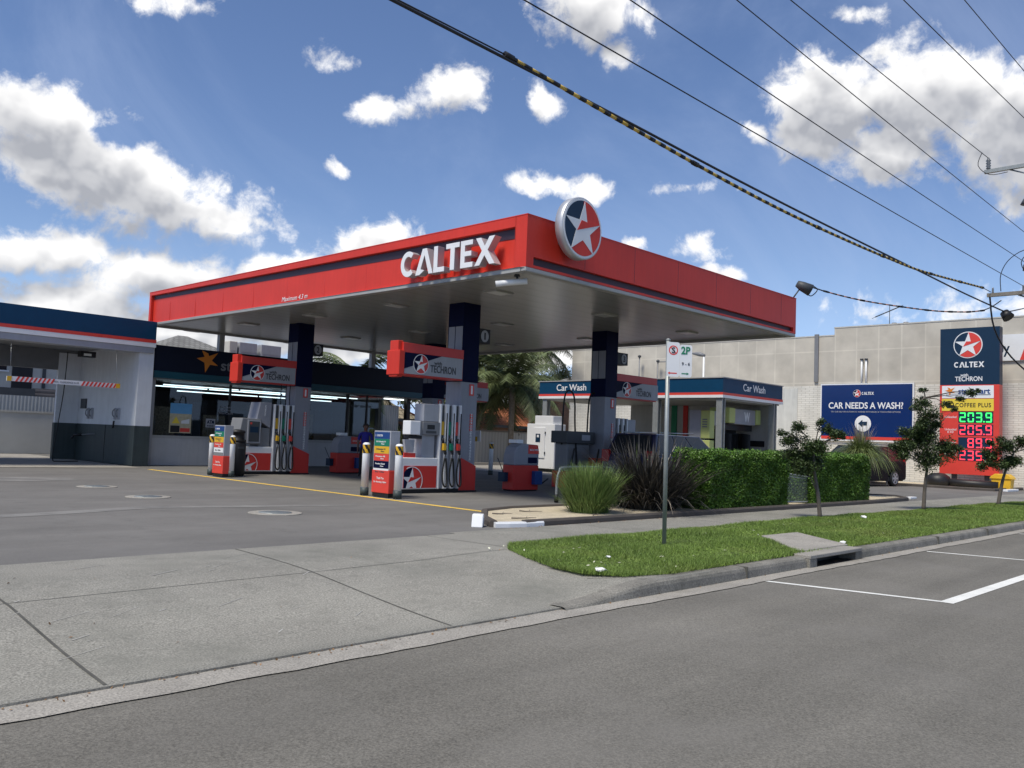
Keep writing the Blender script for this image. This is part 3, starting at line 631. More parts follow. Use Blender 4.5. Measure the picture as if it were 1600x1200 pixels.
# fascia facing -X: proud corner return, proud top lip that thins away, recessed field with a dark painted stripe
b = B(); f = FX(CX0, 0, 0)   # u = -y
L = lambda y: -y
b.prism(f, [(L(CY1), 4.955), (L(CY0+.2), 4.955), (L(CY0+.2), CZ1), (L(CY1), CZ1)], -.20, -.10, 'red')
b.prism(f, [(L(12.36), 4.955), (L(CY0+.2), 4.955), (L(CY0+.2), CZ1), (L(12.36), CZ1)], -.10, 0, 'red')
b.prism(f, [(L(CY1), 5.93), (L(12.36), 5.82), (L(12.36), CZ1), (L(CY1), CZ1)], -.10, 0, 'red')
b.prism(f, [(L(CY1), 4.955), (L(12.36), 4.955), (L(12.36), 4.99), (L(CY1), 4.99)], -.10, -.06, 'red')
b.prism(f, [(L(CY1), 4.955), (L(CY1-.14), 4.955), (L(CY1-.14), CZ1), (L(CY1), CZ1)], -.0995, -.003, 'red')
b.make('fascia', cn, .012)
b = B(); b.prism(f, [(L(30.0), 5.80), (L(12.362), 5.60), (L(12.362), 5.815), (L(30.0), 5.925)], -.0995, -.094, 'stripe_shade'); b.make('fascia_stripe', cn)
# fascia facing -Y: dark tapering groove near the bottom
b = B(); f = FY(0, CY0, 0)
b.prism(f, [(CX0, 5.19), (CX1, 5.13), (CX1, CZ1), (CX0, CZ1)], -.20, 0, 'red')
b.prism(f, [(CX0, 4.955), (CX1, 4.955), (CX1, 5.00), (CX0, 5.015)], -.20, 0, 'red')
b.prism(f, [(CX0, 5.015), (12.92, 5.015), (12.92, 5.19), (CX0, 5.19)], -.20, 0, 'red'); b.prism(f, [(24.66, 5.0), (CX1, 5.0), (CX1, 5.13), (24.66, 5.13)], -.20, 0, 'red')
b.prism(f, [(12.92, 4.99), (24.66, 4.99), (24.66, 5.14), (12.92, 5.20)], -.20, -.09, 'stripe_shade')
b.make('fascia', cn, .006)
b = B()
for y in [CY0+1.9+1.85*k for k in range(9)]: b.box((CX0-.0015, y-.005, 5.86), (CX0+.01, y+.005, CZ1), 'red_panel'); b.box((CX0+.0985, y-.005, 4.99), (CX0+.11, y+.005, 5.6), 'red_panel')
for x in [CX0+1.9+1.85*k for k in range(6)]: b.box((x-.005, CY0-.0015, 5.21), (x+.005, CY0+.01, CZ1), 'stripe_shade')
b.make('panel_seam', cn); b = B(); b.box((CX0+.2, CY1-.1, 4.955), (CX1, CY1, CZ1), 'red'); b.box((CX1-.1, CY0+.2, 4.955), (CX1, CY1-.1, CZ1), 'red'); b.make('fascia', cn, .01)
b = B(); b.box((CX0-.006, CY0-.006, CZ1), (CX1+.006, CY0+.1, CZ1+.02), 'red'); b.box((CX0-.006, CY0+.1, CZ1), (CX0+.1, CY1, CZ1+.02), 'red'); b.make('coping', cn)
# brand letters
def letter(ch):
    if ch == 'C':
        o = [(.5+.5*math.cos(R(a)), .5+.5*math.sin(R(a))) for a in range(48, 313, 8)]; i = [(.5+.27*math.cos(R(a)), .5+.29*math.sin(R(a))) for a in range(312, 47, -8)]
        return [[(x*.88, y) for x, y in o+i]], .82
    if ch == 'A': return [[(0, 0), (.38, 1), (.62, 1), (1.0, 0), (.77, 0), (.50, .74), (.30, .22), (.52, .16), (.24, 0)]], .96
    if ch == 'L': return [[(0, 0), (0, 1), (.22, 1), (.22, .19), (.6, .19), (.6, 0)]], .60
    if ch == 'T': return [[(.24, 0), (.24, .81), (0, .81), (0, 1), (.72, 1), (.72, .81), (.47, .81), (.47, 0)]], .72
    if ch == 'E': return [[(0, 0), (0, 1), (.62, 1), (.62, .82), (.22, .82), (.22, .6), (.56, .6), (.56, .42), (.22, .42), (.22, .19), (.64, .19), (.64, 0)]], .66
    if ch == 'X': return [[(0, 0), (.36, .52), (.04, 1), (.30, 1), (.50, .68), (.72, 1), (1.0, 1), (.65, .52), (1.02, 0), (.75, 0), (.50, .34), (.26, 0)]], 1.0
def caltex(fr, a, c, width, height, m, parent, d0, d1, side=None, separate=False, gap=.10):
    tot = sum(letter(k)[1] for k in 'CALTEX') + gap*5; kx = width/tot; x = a - width/2; bb = B()
    for ch in 'CALTEX':
        ps, w = letter(ch); one = B() if separate else bb
        for p in ps: one.prism(fr, [(x+px*kx, c-height/2+py*height) for px, py in p], d0, d1, m, side)
        if separate: one.make('letter', parent, .006)
        x += (w+gap)*kx
    if not separate: bb.make('brand_lettering', parent)
caltex(FX(CX0, 0, 0), -14.29, 5.36, 3.12, .60, 'letter_white', cn, .02, .22, 'aluminium', separate=True, gap=.07)
b = B()
for y in (15.4, 14.8, 14.3, 13.7, 13.1): b.box((CX0-.05, y-.02, 5.2), (CX0+.12, y+.02, 5.24), 'aluminium')
b.make('letter_bracket', cn)
text('Maximum 4.3 m', FX(CX0, 0, 0), -20.9, 5.085, 1.3, .13, 'white', cn, d=-.095, shear=.25)
# star disc on the street fascia
b = B(); c = (13.97, 11.60, 5.94); rD = .665
b.lathe((c[0], c[1], c[2]), [(rD-.02, 0), (rD, .012), (rD, .20), (rD-.04, .22)], 'aluminium', 56, 'Y')
dsc = b.make('star_disc', cn)
b = B(); emblem(b, FY(0, c[1], 0), c[0], c[2], rD*.955, .002, .006, base=True, ring='white', redfill='red', navyfill='sign_navy'); b.make('star_emblem', dsc)
b = B(); b.box((c[0]-.3, 11.81, 5.6), (c[0]+.3, CY0+.02, 6.0), 'dark_grey'); b.make('disc_bracket', dsc)
# columns
cols = [(15.14, 16.48, 1), (15.24, 24.52, 2), (21.41, 16.63, 3), (21.42, 24.9, 4)]
for x, y, n in cols:
    w, dp = .60, .60
    b = B(); b.box((x, y, 2.86), (x+w, y+dp, 4.93), 'navy'); b.box((x+.004, y+.004, 0), (x+w-.004, y+dp-.004, 2.86), 'column_grey'); b.box((x-.02, y-.02, 2.845), (x+w+.02, y+dp+.02, 2.875), 'navy'); cob = b.make('column', cn, .012)
    b = B()
    b.prism(FY(0, y, 0), [(x-.025, -.0), (x+w+.025, 0), (x+w+.025, .66), (x-.025, .92)], .0, .025, 'red_panel'); b.prism(FX(x, 0, 0), [(-y-dp, 0), (-y, 0), (-y, .92), (-y-dp, .92)], .0, .022, 'red_panel')
    b.prism(FY(0, y+dp+.024, 0), [(x, -.0), (x+w, 0), (x+w, .66), (x, .92)], .0, .022, 'red_panel'); b.box((x-.05, y-.05, -.01), (x+w+.05, y+dp+.05, .035), 'black'); b.make('base_panel', cob, .004)
    b = B(); b.prism(FX(x, 0, 0), [(-y-dp+.04, 3.42), (-y-.02, 3.42), (-y-.02, 4.3), (-y-dp+.04, 4.3)], .0, .006, 'column_grey'); b.prism(FX(x, 0, 0), [(-y-dp/2-.008, 3.42), (-y-dp/2+.008, 3.42), (-y-dp/2+.008, 4.3), (-y-dp/2-.008, 4.3)], .006, .012, 'navy'); b.make('inspection_panel', cob)
    # emergency stop tag and vertical column of small notices
    fr = FY(0, y, 0); b = B(); b.prism(fr, [(x+.30, 2.50), (x+.46, 2.50), (x+.46, 2.80), (x+.30, 2.80)], .001, .01, 'sign_red'); b.prism(fr, [(x+.35, 2.54), (x+.41, 2.54), (x+.41, 2.76), (x+.35, 2.76)], .01, .014, 'white'); b.make('emergency_sticker', cob)
    b = B()
    for k in range(16): b.prism(fr, [(x+.36, 2.02-k*.078), (x+.46, 2.02-k*.078), (x+.46, 2.02-k*.078-.058), (x+.36, 2.02-k*.078-.058)], .001, .006, 'sign_red' if k < 6 else 'light_grey')
    b.make('notice_strip', cob)
    text('EMERGENCYBUTTON', Fr((x+.41, y, 1.43), (0, 0, -1), (1, 0, 0)), 0, 0, 1.2, .045, 'white', cob, bold=.02, d=-.02 if False else .008)
# downlights
for i in range(3):
    for j in range(5):
        x, y = 14.5+4.15*i, 14.6+3.95*j
        b = B(); b.box((x-.30, y-.22, 4.90), (x+.30, y+.22, 4.93), 'trim_grey'); b.box((x-.23, y-.16, 4.888), (x+.23, y+.16, 4.90), 'lens_glass'); b.make('downlight', cn)
# security camera on the corner
t = thing('security_camera', (12.95, 12.5, 4.86), 'white bullet security camera under the canopy corner', 'camera')
b = B(); b.lathe((13.0, 12.55, 4.84), [(.07, 0), (.06, .03), (.05, .05)], 'dark_grey', 16); b.tube([(13.0, 12.55, 4.84), (12.97, 12.5, 4.76)], .025, 'dark_grey'); b.make('mount', t)
b = B(); b.tube([(13.12, 12.36, 4.745), (12.86, 12.62, 4.70), (12.66, 12.84, 4.66)], .065, 'white', 12); b.make('housing', t); b = B(); b.tube([(12.66, 12.84, 4.66), (12.65, 12.85, 4.658)], .05, 'black', 12); b.make('lens', t)
# floodlight at the far corner
t = thing('floodlight', (24.75, 12.1, 6.06), 'dark cone floodlight on a stalk at the right end of the canopy top', 'floodlight')
b = B(); b.tube([(24.72, 12.08, 6.05), (24.9, 11.95, 6.36)], .022, 'dark_grey'); b.make('stalk', t)
b = B(); b.tube([(24.85, 12.02, 6.52), (24.95, 11.9, 6.44), (25.12, 11.7, 6.32)], [.10, .15, .185], 'dark_grey', 14); b.make('lamp_head', t)

# hanging brand boxes
def brandbox(x0, x1, y, lab, left=True):
    t = thing('canopy_sign_box', ((x0+x1)/2, y+.3, 2.85), lab, 'sign box', 'brand boxes on the canopy columns')
    b = B(); b.box((x0+.14, y, 3.42), (x1-.0, y+.44, 3.66), 'red_panel'); b.box((x0+.14, y+.02, 2.86), (x1, y+.42, 3.42), 'red_panel'); b.make('housing', t, .01)
    xe = x0 if left else x1; s = 1 if left else -1; b = B()
    if left: b.box((xe, y-.03, 2.86), (xe+.17*s, y+.46, 3.46), 'red'); b.box((xe+.02*s, y+.06, 2.81), (xe+.18*s, y+.38, 3.70), 'red')
    else: b.box((xe, y+.04, 2.9), (xe+.06, y+.40, 3.42), 'light_grey')
    b.make('end_cap', t, .015)
    f = FY(0, y, 0); a0, a1 = (x0+.18, x1-.04) if left else (x0+.06, x1+.04); w = a1-a0; b = B()
    P = lambda pts: [(a0+px*w, 2.90+pz*.52) for px, pz in pts]
    b.prism(f, P([(0, 0), (1, 0), (1, 1), (0, 1)]), .0, .012, 'light_grey'); b.prism(f, P([(0, 1), (0, .22), (.62, 1)]), .012, .016, 'navy'); b.make('sign_face', t)
    b = B(); emblem(b, f, a0+w*.27, 3.165, .245, .016, .003); b.make('star_emblem', t)
    text('with', f, a0+w*.56, 3.235, .26, .09, 'dark_grey', t, bold=.02, d=.014); text('TECHRON', f, a0+w*.655, 3.085, .86, .19, 'dark_grey', t, bold=.02, d=.014)
    return t
brandbox(13.00, 15.14, 16.42, 'red and grey brand box reaching left from the nearest column above pump one')
brandbox(13.15, 15.24, 24.52, 'red and grey brand box reaching left from the column in front of the shop')
brandbox(22.10, 24.55, 16.85, 'brand box reaching right from the right-hand column in front of the car wash', left=False)
brandbox(22.10, 24.55, 25.1, 'red end of a brand box showing just right of the nearest column', left=False)
for x, y, n, lab in ((15.75, 16.52, '1', 'small black box numbered 1 on the nearest column'), (15.85, 24.6, '2', 'small black number box on the column before the shop'), (22.02, 16.7, '3', 'small black number box on the right-hand column')):
    b = B(); x1 = x + (.42 if n != '3' else .62); b.box((x, y, 3.93), (x1, y+.35, 4.32), 'black'); o = b.make('pump_number_box', None, .01, loc=(x, y, 3.93)); tag(o, lab, 'number sign', 'pump number boxes')
    b = B(); f = FY(0, y, 0); xx = x1-.21; b.prism(f, [(xx+.14*math.cos(R(a)), 4.125+.16*math.sin(R(a))) for a in range(0, 360, 15)], .001, .008, 'light_grey'); b.make('dial', o); text(n, f, xx, 4.125, .05 if n == '1' else .1, .19, 'black', o, bold=.02, d=.009)
# ================================================================ things under the canopy
def stand(x, y, lab, bands, group='price stands at the island ends'):
    t = thing('price_stand', (x, y, 0), lab, 'sign stand', group); w, dp = .62, .28   # faces -X, w along Y
    b = B(); b.box((x, y-w/2, .09), (x+dp, y+w/2, .60), 'sign_red'); b.make('base', t, .012)
    b = B(); b.box((x+.01, y-w/2+.01, .60), (x+dp, y+w/2-.01, 1.48), 'light_grey'); b.make('cabinet', t, .01); b = B(); b.box((x+.02, y-w/2+.02, 0), (x+dp-.02, y+w/2-.02, .09), 'black'); b.make('foot', t)
    f = FX(x+.01, 0, 0); z = 1.45; b = B(); rows = []
    for m, h in bands:
        b.prism(f, [(-y-w/2+.04, z-h+.006), (-y+w/2-.04, z-h+.006), (-y+w/2-.04, z), (-y-w/2+.04, z)], .0, .008, m); rows.append((m, z-h/2, h)); z -= h
    b.make('price_panel', t)
    words = {'green_panel': ('E10 Unleaded 94', 'Flow'), 'sign_yellow': ('Unleaded 91', 'Flow'), 'yellow': ('Unleaded 91', 'Flow'), 'sign_red': ('Premium 98', 'Flow'), 'navy': ('Premium Diesel', 'Flow'), 'white': ('Star Offer', None)}
    for m, zc, h in rows:
        if m == 'blue_panel': text('1  CALTEX', f, -y-.1, zc, .26, .045, 'white', t, bold=.02, d=.009); continue
        if m not in words: continue
        a, c = words[m]; tm = 'dark_grey' if m in ('yellow', 'sign_yellow', 'white') else 'white'
        text(a, f, -y-.03, zc + (.022 if c else 0), .34, .034, tm, t, bold=.02, d=.009)
        if c: text(c, f, -y+.04, zc-.03, .12, .03, tm, t, bold=.02, d=.009)
    f2 = FX(x, 0, 0); text('Thank You', f2, -y, .42, .26, .05, 'white', t, bold=.01, d=.002); text('for choosing Caltex', f2, -y, .33, .46, .05, 'white', t, bold=.01, d=.002)
    return t
full = [('blue_panel', .155), ('green_panel', .165), ('yellow', .165), ('sign_red', .165), ('navy', .165), ('white', .15)]
stand(11.95, 15.55, 'red based price stand with six coloured bands, nearest the road', full)
stand(12.1, 23.38, 'farther price stand with coloured bands, near the shop front', [('blue_panel', .15), ('green_panel', .16), ('yellow', .16), ('sign_red', .15), ('white', .14), ('mid_grey', .10)])
def bollard(x, y, lab, h=1.2, group='white bollards with striped collars', r=.085):
    t = thing('bollard', (x, y, 0), lab, 'bollard', group)
    b = B(); b.lathe((x, y, 0), [(r+.012, 0), (r+.012, .17), (r-.003, .171)], 'dado_green', 20); b.make('base_sleeve', t)
    b = B(); b.lathe((x, y, 0), [(r, .165), (r, h-.04), (r-.02, h-.01), (r-.05, h), (.005, h)], 'white', 20); b.make('post', t)
    b = B(); z0, z1, n = h-.245, h-.05, 32; rr_ = r+.003
    for k in range(n):
        a0, a1 = 2*math.pi*k/n, 2*math.pi*(k+1)/n; ms = 6
        for j in range(ms):
            za, zb = z0+(z1-z0)*j/ms, z0+(z1-z0)*(j+1)/ms; ph = ((k/n*4 + j/ms*1.0) % 1) < .5
            b.add([(x+rr_*math.cos(a0), y+rr_*math.sin(a0), za), (x+rr_*math.cos(a1), y+rr_*math.sin(a1), za), (x+rr_*math.cos(a1), y+rr_*math.sin(a1), zb), (x+rr_*math.cos(a0), y+rr_*math.sin(a0), zb)], [(0, 1, 2, 3)], 'black' if ph else 'yellow')
    b.make('hazard_collar', t); return t
bollard(11.98, 16.15, 'white bollard left of the nearest price stand'); bollard(12.06, 15.05, 'white bollard right of the nearest price stand')
bollard(12.35, 24.25, 'white bollard left of the farther price stand'); bollard(12.38, 23.1, 'white bollard right of the farther price stand')
bollard(23.6, 23.8, 'grey-white bollard standing alone beyond the pumps', group=None, h=1.25)

def nozzle(b, f, a, c, m):
    b.prism(f, [(a-.035, c), (a+.04, c), (a+.055, c+.10), (a+.02, c+.17), (a-.03, c+.17)], .02, .10, m)
def dispenser(x, y, lab, kind, colours=('yellow', 'green_panel', 'sign_red'), dp=.72):
    """island runs along +X from x; faces -Y (and the same behind)"""
    t = thing('fuel_dispenser', (x+.9, y+dp/2, 0), lab, 'fuel pump', 'fuel dispensers')
    b = B(); b.box((x-.02, y+.06, 0), (x+1.98, y+dp-.06, .09), 'black'); b.make('plinth', t)
    b = B(); b.box((x, y, .09), (x+1.20, y+dp, .86), 'white'); cab = b.make('lower_cabinet', t, .02)
    f = FY(0, y, 0); b = B(); b.prism(f, [(x+.11, .12), (x+1.16, .12), (x+1.16, .66), (x+.11, .66)], .001, .010, 'red_panel'); b.make('red_panel', cab)
    b = B(); emblem(b, f, x+.36, .30, .34, .010, .002, box=(x+.11, x+1.10, .12, .66), base=False); bx = (x+.11, x+1.1, .12, .66)
    for k in range(36):
        a0, a1 = R(-60+k*5), R(-60+(k+1)*5)
        q = clip([(x+.36+r_*math.cos(a), .30+r_*math.sin(a)) for r_, a in ((.325, a0), (.345, a0), (.345, a1), (.325, a1))], *bx)
        if len(q) > 2: b.prism(f, q, .012, .018, 'white')
    b.make('star_emblem', cab)
    b = B(); b.box((x+.72 if kind == 1 else x+.75, y+.10, .86), (x+1.14, y+dp-.10, 1.45), 'light_grey' if kind == 1 else 'mid_grey'); b.make('neck', t, .01)
    if kind == 1:
        b = B(); b.box((x+.70, y+.04, 1.76), (x+1.22, y+.40, 2.20), 'light_grey'); b.make('head', t, .015)
        b = B(); b.box((x+.64, y-.02, 1.43), (x+1.20, y+.5, 1.75), 'mid_grey'); h = b.make('display_housing', t, .012)
        b = B(); b.prism(f, [(x+.78, 1.57), (x+1.02, 1.57), (x+1.02, 1.68), (x+.78, 1.68)], .021, .026, 'black'); b.prism(f, [(x+.74, 1.47), (x+1.08, 1.47), (x+1.08, 1.53), (x+.74, 1.53)], .021, .024, 'dark_grey'); b.make('screen', h)
        b = B(); b.box((x+.22, y-.05, 1.42), (x+.54, y+.25, 1.76), 'white'); b.make('payment_terminal', t, .015)
        b = B(); b.box((x+.54, y, 1.40), (x+.64, y+.3, 1.74), 'mid_grey'); b.box((x+.3, y+.1, 1.32), (x+.72, y+.3, 1.42), 'black'); b.make('terminal_arm', t)
        b = B(); b.prism(f, [(x+.20, .98), (x+.44, .98), (x+.46, 1.30), (x+.14, 1.30)], -.14, -.06, 'light_grey'); b.prism(f, [(x+.14, .86), (x+.5, .86), (x+.5, .97), (x+.14, .97)], -.3, -.05, 'red_panel'); b.make('towel_box', t)
        b = B(); b.tube([(x-.26+.18*math.cos(R(a)), y+.3, .70+.22*math.sin(R(a))) for a in range(0, 100, 12)], .03, 'galv'); b.box((x-.30, y+.1, .09), (x-.002, y+dp-.1, .78), 'light_grey'); b.make('side_guard', t)
    else:
        P = [(x-.02, .93), (x+.78, .93), (x+.78, 1.72), (x+.12, 1.74)]
        b = B(); b.prism(f, P, -dp+.06, .0, 'mid_grey'); h = b.make('terminal_head', t, .02)
        b = B(); b.prism(f, [(x+.30, .97), (x+.74, .97), (x+.74, 1.68), (x+.30, 1.69)], .0, .03, 'light_grey'); b.prism(f, [(x+.34, 1.01), (x+.70, 1.01), (x+.70, 1.64), (x+.34, 1.65)], .03, .034, 'dark_grey'); b.prism(f, [(x+.38, 1.30), (x+.66, 1.30), (x+.66, 1.48), (x+.38, 1.48)], .034, .038, 'sign_navy'); b.prism(f, [(x+.37, 1.55), (x+.43, 1.55), (x+.43, 1.61), (x+.37, 1.61)], .034, .04, 'sign_red'); b.make('screen', h)
        b = B(); b.prism(f, [(x+.62, 1.72), (x+1.10, 1.45), (x+1.12, 2.26), (x+.72, 2.26)], -dp+.1, -.02, 'column_grey'); b.make('shoulder', t, .01)
        text('TECHRON', Fr((x+.9, y-.0, 2.0), (0, 0, 1), (-1, 0, 0)), 0, 0, .34, .05, 'white', t, bold=.02, d=-.014)
    x0, x1 = x+1.20, x+1.92; b = B(); b.box((x0, y+.06, .09), (x1, y+.44, 2.22), 'light_grey'); b.box((x0, y+.44, .09), (x1, y+dp-.06, 1.2), 'light_grey'); n = len(colours); w = (x1-x0)/n
    for k in range(n+1):
        xx = x0+w*k; b.box((max(x0, xx-.05), y-.02, .09), (min(x1, xx+.05), y+.06, 2.22), 'white')
    rk = b.make('hose_rack', t, .008)
    for k, c in enumerate(colours):
        xx = x0+w*(k+.5); b = B(); b.prism(f, [(xx-w/2+.06, 1.30), (xx+w/2-.06, 1.30), (xx+w/2-.06, 2.19), (xx-w/2+.06, 2.19)], -.058, -.05, 'dark_grey'); b.prism(f, [(xx-.055, 1.44), (xx+.055, 1.44), (xx+.055, 1.78), (xx-.055, 1.78)], -.05, -.03, c); b.make('grade_strip', rk)
        b = B(); nozzle(b, f, xx, 1.06, c); b.tube([(xx, y-.03, 1.24), (xx-.01, y-.03, 1.36)], .03, 'black'); b.tube([(xx+.01, y-.06, 1.06), (xx+.02, y-.10, .96)], .028, 'black'); nz = b.make('nozzle', t, 0)
        b = B(); q = [(xx+.02, y-.10, .96), (xx-.01, y-.11, .80), (xx-.05, y-.10, .5), (xx-.04, y-.12, .24), (xx+.04, y-.13, .15), (xx+.11, y-.10, .26), (xx+.12, y-.06, .6), (xx+.10, y-.02, 1.1), (xx+.10, y-.01, 2.0)]
        b.tube(smooth(q), .023, 'rubber', 6); b.make('hose', t)
        b = B(); b.box((xx-.02, y-.115, .86), (xx+.05, y-.08, .95), 'aluminium'); b.make('swivel', nz)
    if kind == 2:
        b = B()
        for k in (.28, .46, .6): b.tube([(x0+k, y+.1, 2.2), (x0+k-.02, y+.1, 2.55), (x0+k+.02, y+.15, 2.86)], .014, 'rubber', 6)
        b.make('overhead_hose', t)
    return t
def smooth(P, n=4):
    P = [Vector(p) for p in P]; out = []
    for i in range(len(P)-1):
        a, b_, c, d = P[max(i-1, 0)], P[i], P[i+1], P[min(i+2, len(P)-1)]
        for k in range(n):
            t = k/n; out.append(.5*((2*b_)+(c-a)*t+(2*a-5*b_+4*c-d)*t*t+(3*b_-a-3*c+d)*t**3))
    return out+[P[-1]]
dispenser(13.16, 16.36, 'white and red fuel pump beside the nearest column, three nozzles', 1)
dispenser(13.30, 24.5, 'fuel pump with slanted grey payment head in front of the shop', 2)
t = dispenser(22.6, 16.9, 'fuel pump behind the dark flax clump, right of its column', 1, ('light_grey', 'yellow', 'dark_grey')); t.scale = (-1, 1, 1); t.location.x = 23.3
# LPG dispenser with two hose loops
t = thing('gas_dispenser', (20.6, 17.1, 0), 'dark gas dispenser with two tall looping hoses left of the right-hand column', 'fuel pump')
b = B(); b.box((20.0, 16.9, .0), (21.2, 17.5, .5), 'red_panel'); b.box((20.05, 16.95, .5), (21.1, 17.45, 1.35), 'mid_grey'); b.make('body', t, .02)
b = B(); b.box((19.9, 16.85, 1.35), (21.25, 17.5, 1.72), 'dark_grey'); h = b.make('head', t, .02); b = B(); b.prism(FY(0, 16.85, 0), [(20.6, 1.45), (21.0, 1.45), (21.0, 1.62), (20.6, 1.62)], .001, .006, 'light_grey'); b.make('screen', h)
for xx in (19.95, 21.15):
    b = B(); b.tube(smooth([(xx, 17.1, 1.3), (xx+.02, 17.1, 2.3), (xx+.1, 17.1, 2.85), (xx+.28, 17.05, 2.95), (xx+.42, 17.0, 2.7), (xx+.42, 16.95, 1.9), (xx+.5, 16.9, .8), (xx+.4, 16.85, .45), (xx+.2, 16.85, .7), (xx+.25, 16.8, 1.2)]), .028, 'rubber', 6); b.make('hose', t)

def payhub(x, y, lab):
    t = thing('service_bin', (x+.55, y+.35, 0), lab, 'service unit', 'red and grey service units')
    b = B(); b.box((x, y, .03), (x+1.0, y+.42, .70), 'red_panel'); b.box((x+.02, y+.02, 0), (x+.98, y+.4, .03), 'black'); b.make('base', t, .03)
    f = FY(0, y, 0); prof = [(0, .70), (1.0, .70), (1.0, 1.14), (.94, 1.27), (.30, 1.30), (.10, 1.20), (0, .98)]
    b = B(); b.prism(f, [(x+a*1, c) for a, c in prof], -.42, 0, 'column_grey'); hd = b.make('hood', t, .03)
    b = B(); b.prism(f, [(x+.55, 1.02), (x+.995, 1.02), (x+.935, 1.262), (x+.55, 1.27)], .001, .010, 'sign_red'); b.make('top_panel', hd)
    text('BINS & WIPES', f, x+.78, 1.13, .34, .05, 'white', t, bold=.01, d=.012)
    b = B(); b.prism(f, [(x+.55, .76), (x+.92, .76), (x+.92, .92), (x+.55, .92)], .001, .008, 'navy'); b.make('opening', hd)
    b = B(); b.box((x+.72, y-.14, .18), (x+1.02, y-.005, .55), 'blue_panel'); b.make('bucket', t, .01)
    b = B(); b.tube([(x-.1, y+.3, .5), (x-.28, y+.35, .88)], .012, 'dark_grey'); b.box((x-.14, y+.2, .25), (x-.01, y+.45, .5), 'sign_navy'); b.box((x+1.0, y+.1, .3), (x+1.06, y+.38, 1.0), 'sign_red'); b.tube([(x+1.1, y-.05, .2), (x+1.3, y-.1, .34)], .02, 'black'); b.make('squeegee_holder', t)
    b = B(); b.box((x+.22, y+.15, 1.30), (x+.5, y+.45, 1.40), 'white'); b.make('towel_lid', t, .01)
    return t
payhub(16.95, 16.2, 'red and grey service unit right of the nearest column')
payhub(17.25, 24.9, 'red and grey service unit beside the person in blue')
# dark litter bin by pump two
t = thing('litter_bin', (12.98, 23.95, 0), 'tall black round litter bin left of the farther pump', 'bin')
b = B(); b.lathe((12.98, 23.95, 0), [(.24, 0), (.27, .05), (.27, .95), (.25, 1.0)], 'black', 20); b.make('body', t); b = B(); b.lathe((12.98, 23.95, 1.0), [(.26, 0), (.27, .06), (.22, .08), (.20, .26), (.24, .28), (.22, .34), (.05, .38)], 'black', 20); b.make('lid', t)
b = B(); b.box((12.985-.1, 23.68, .80), (13.08, 23.70, .86), 'dark_grey'); b.make('handle', t)
# low hoop guard before the right-hand island
t = thing('hoop_guard', (16.2, 13.0, 0), 'bent steel hoop guard behind the green strappy clump', 'barrier')
b = B(); b.tube(smooth([(15.05, 13, 0), (15.05, 13, .45), (15.12, 13, .70), (15.35, 13, .80), (16.9, 13, .80), (17.1, 13, .70), (17.18, 13, .45), (17.18, 13, 0)], 5), .032, 'galv', 10); b.make('rail', t)
for x in (15.05, 17.18):
    b = B(); b.lathe((x, 13, 0), [(.05, 0), (.05, .18), (.03, .19)], 'black', 12); b.make('base_sleeve', t)

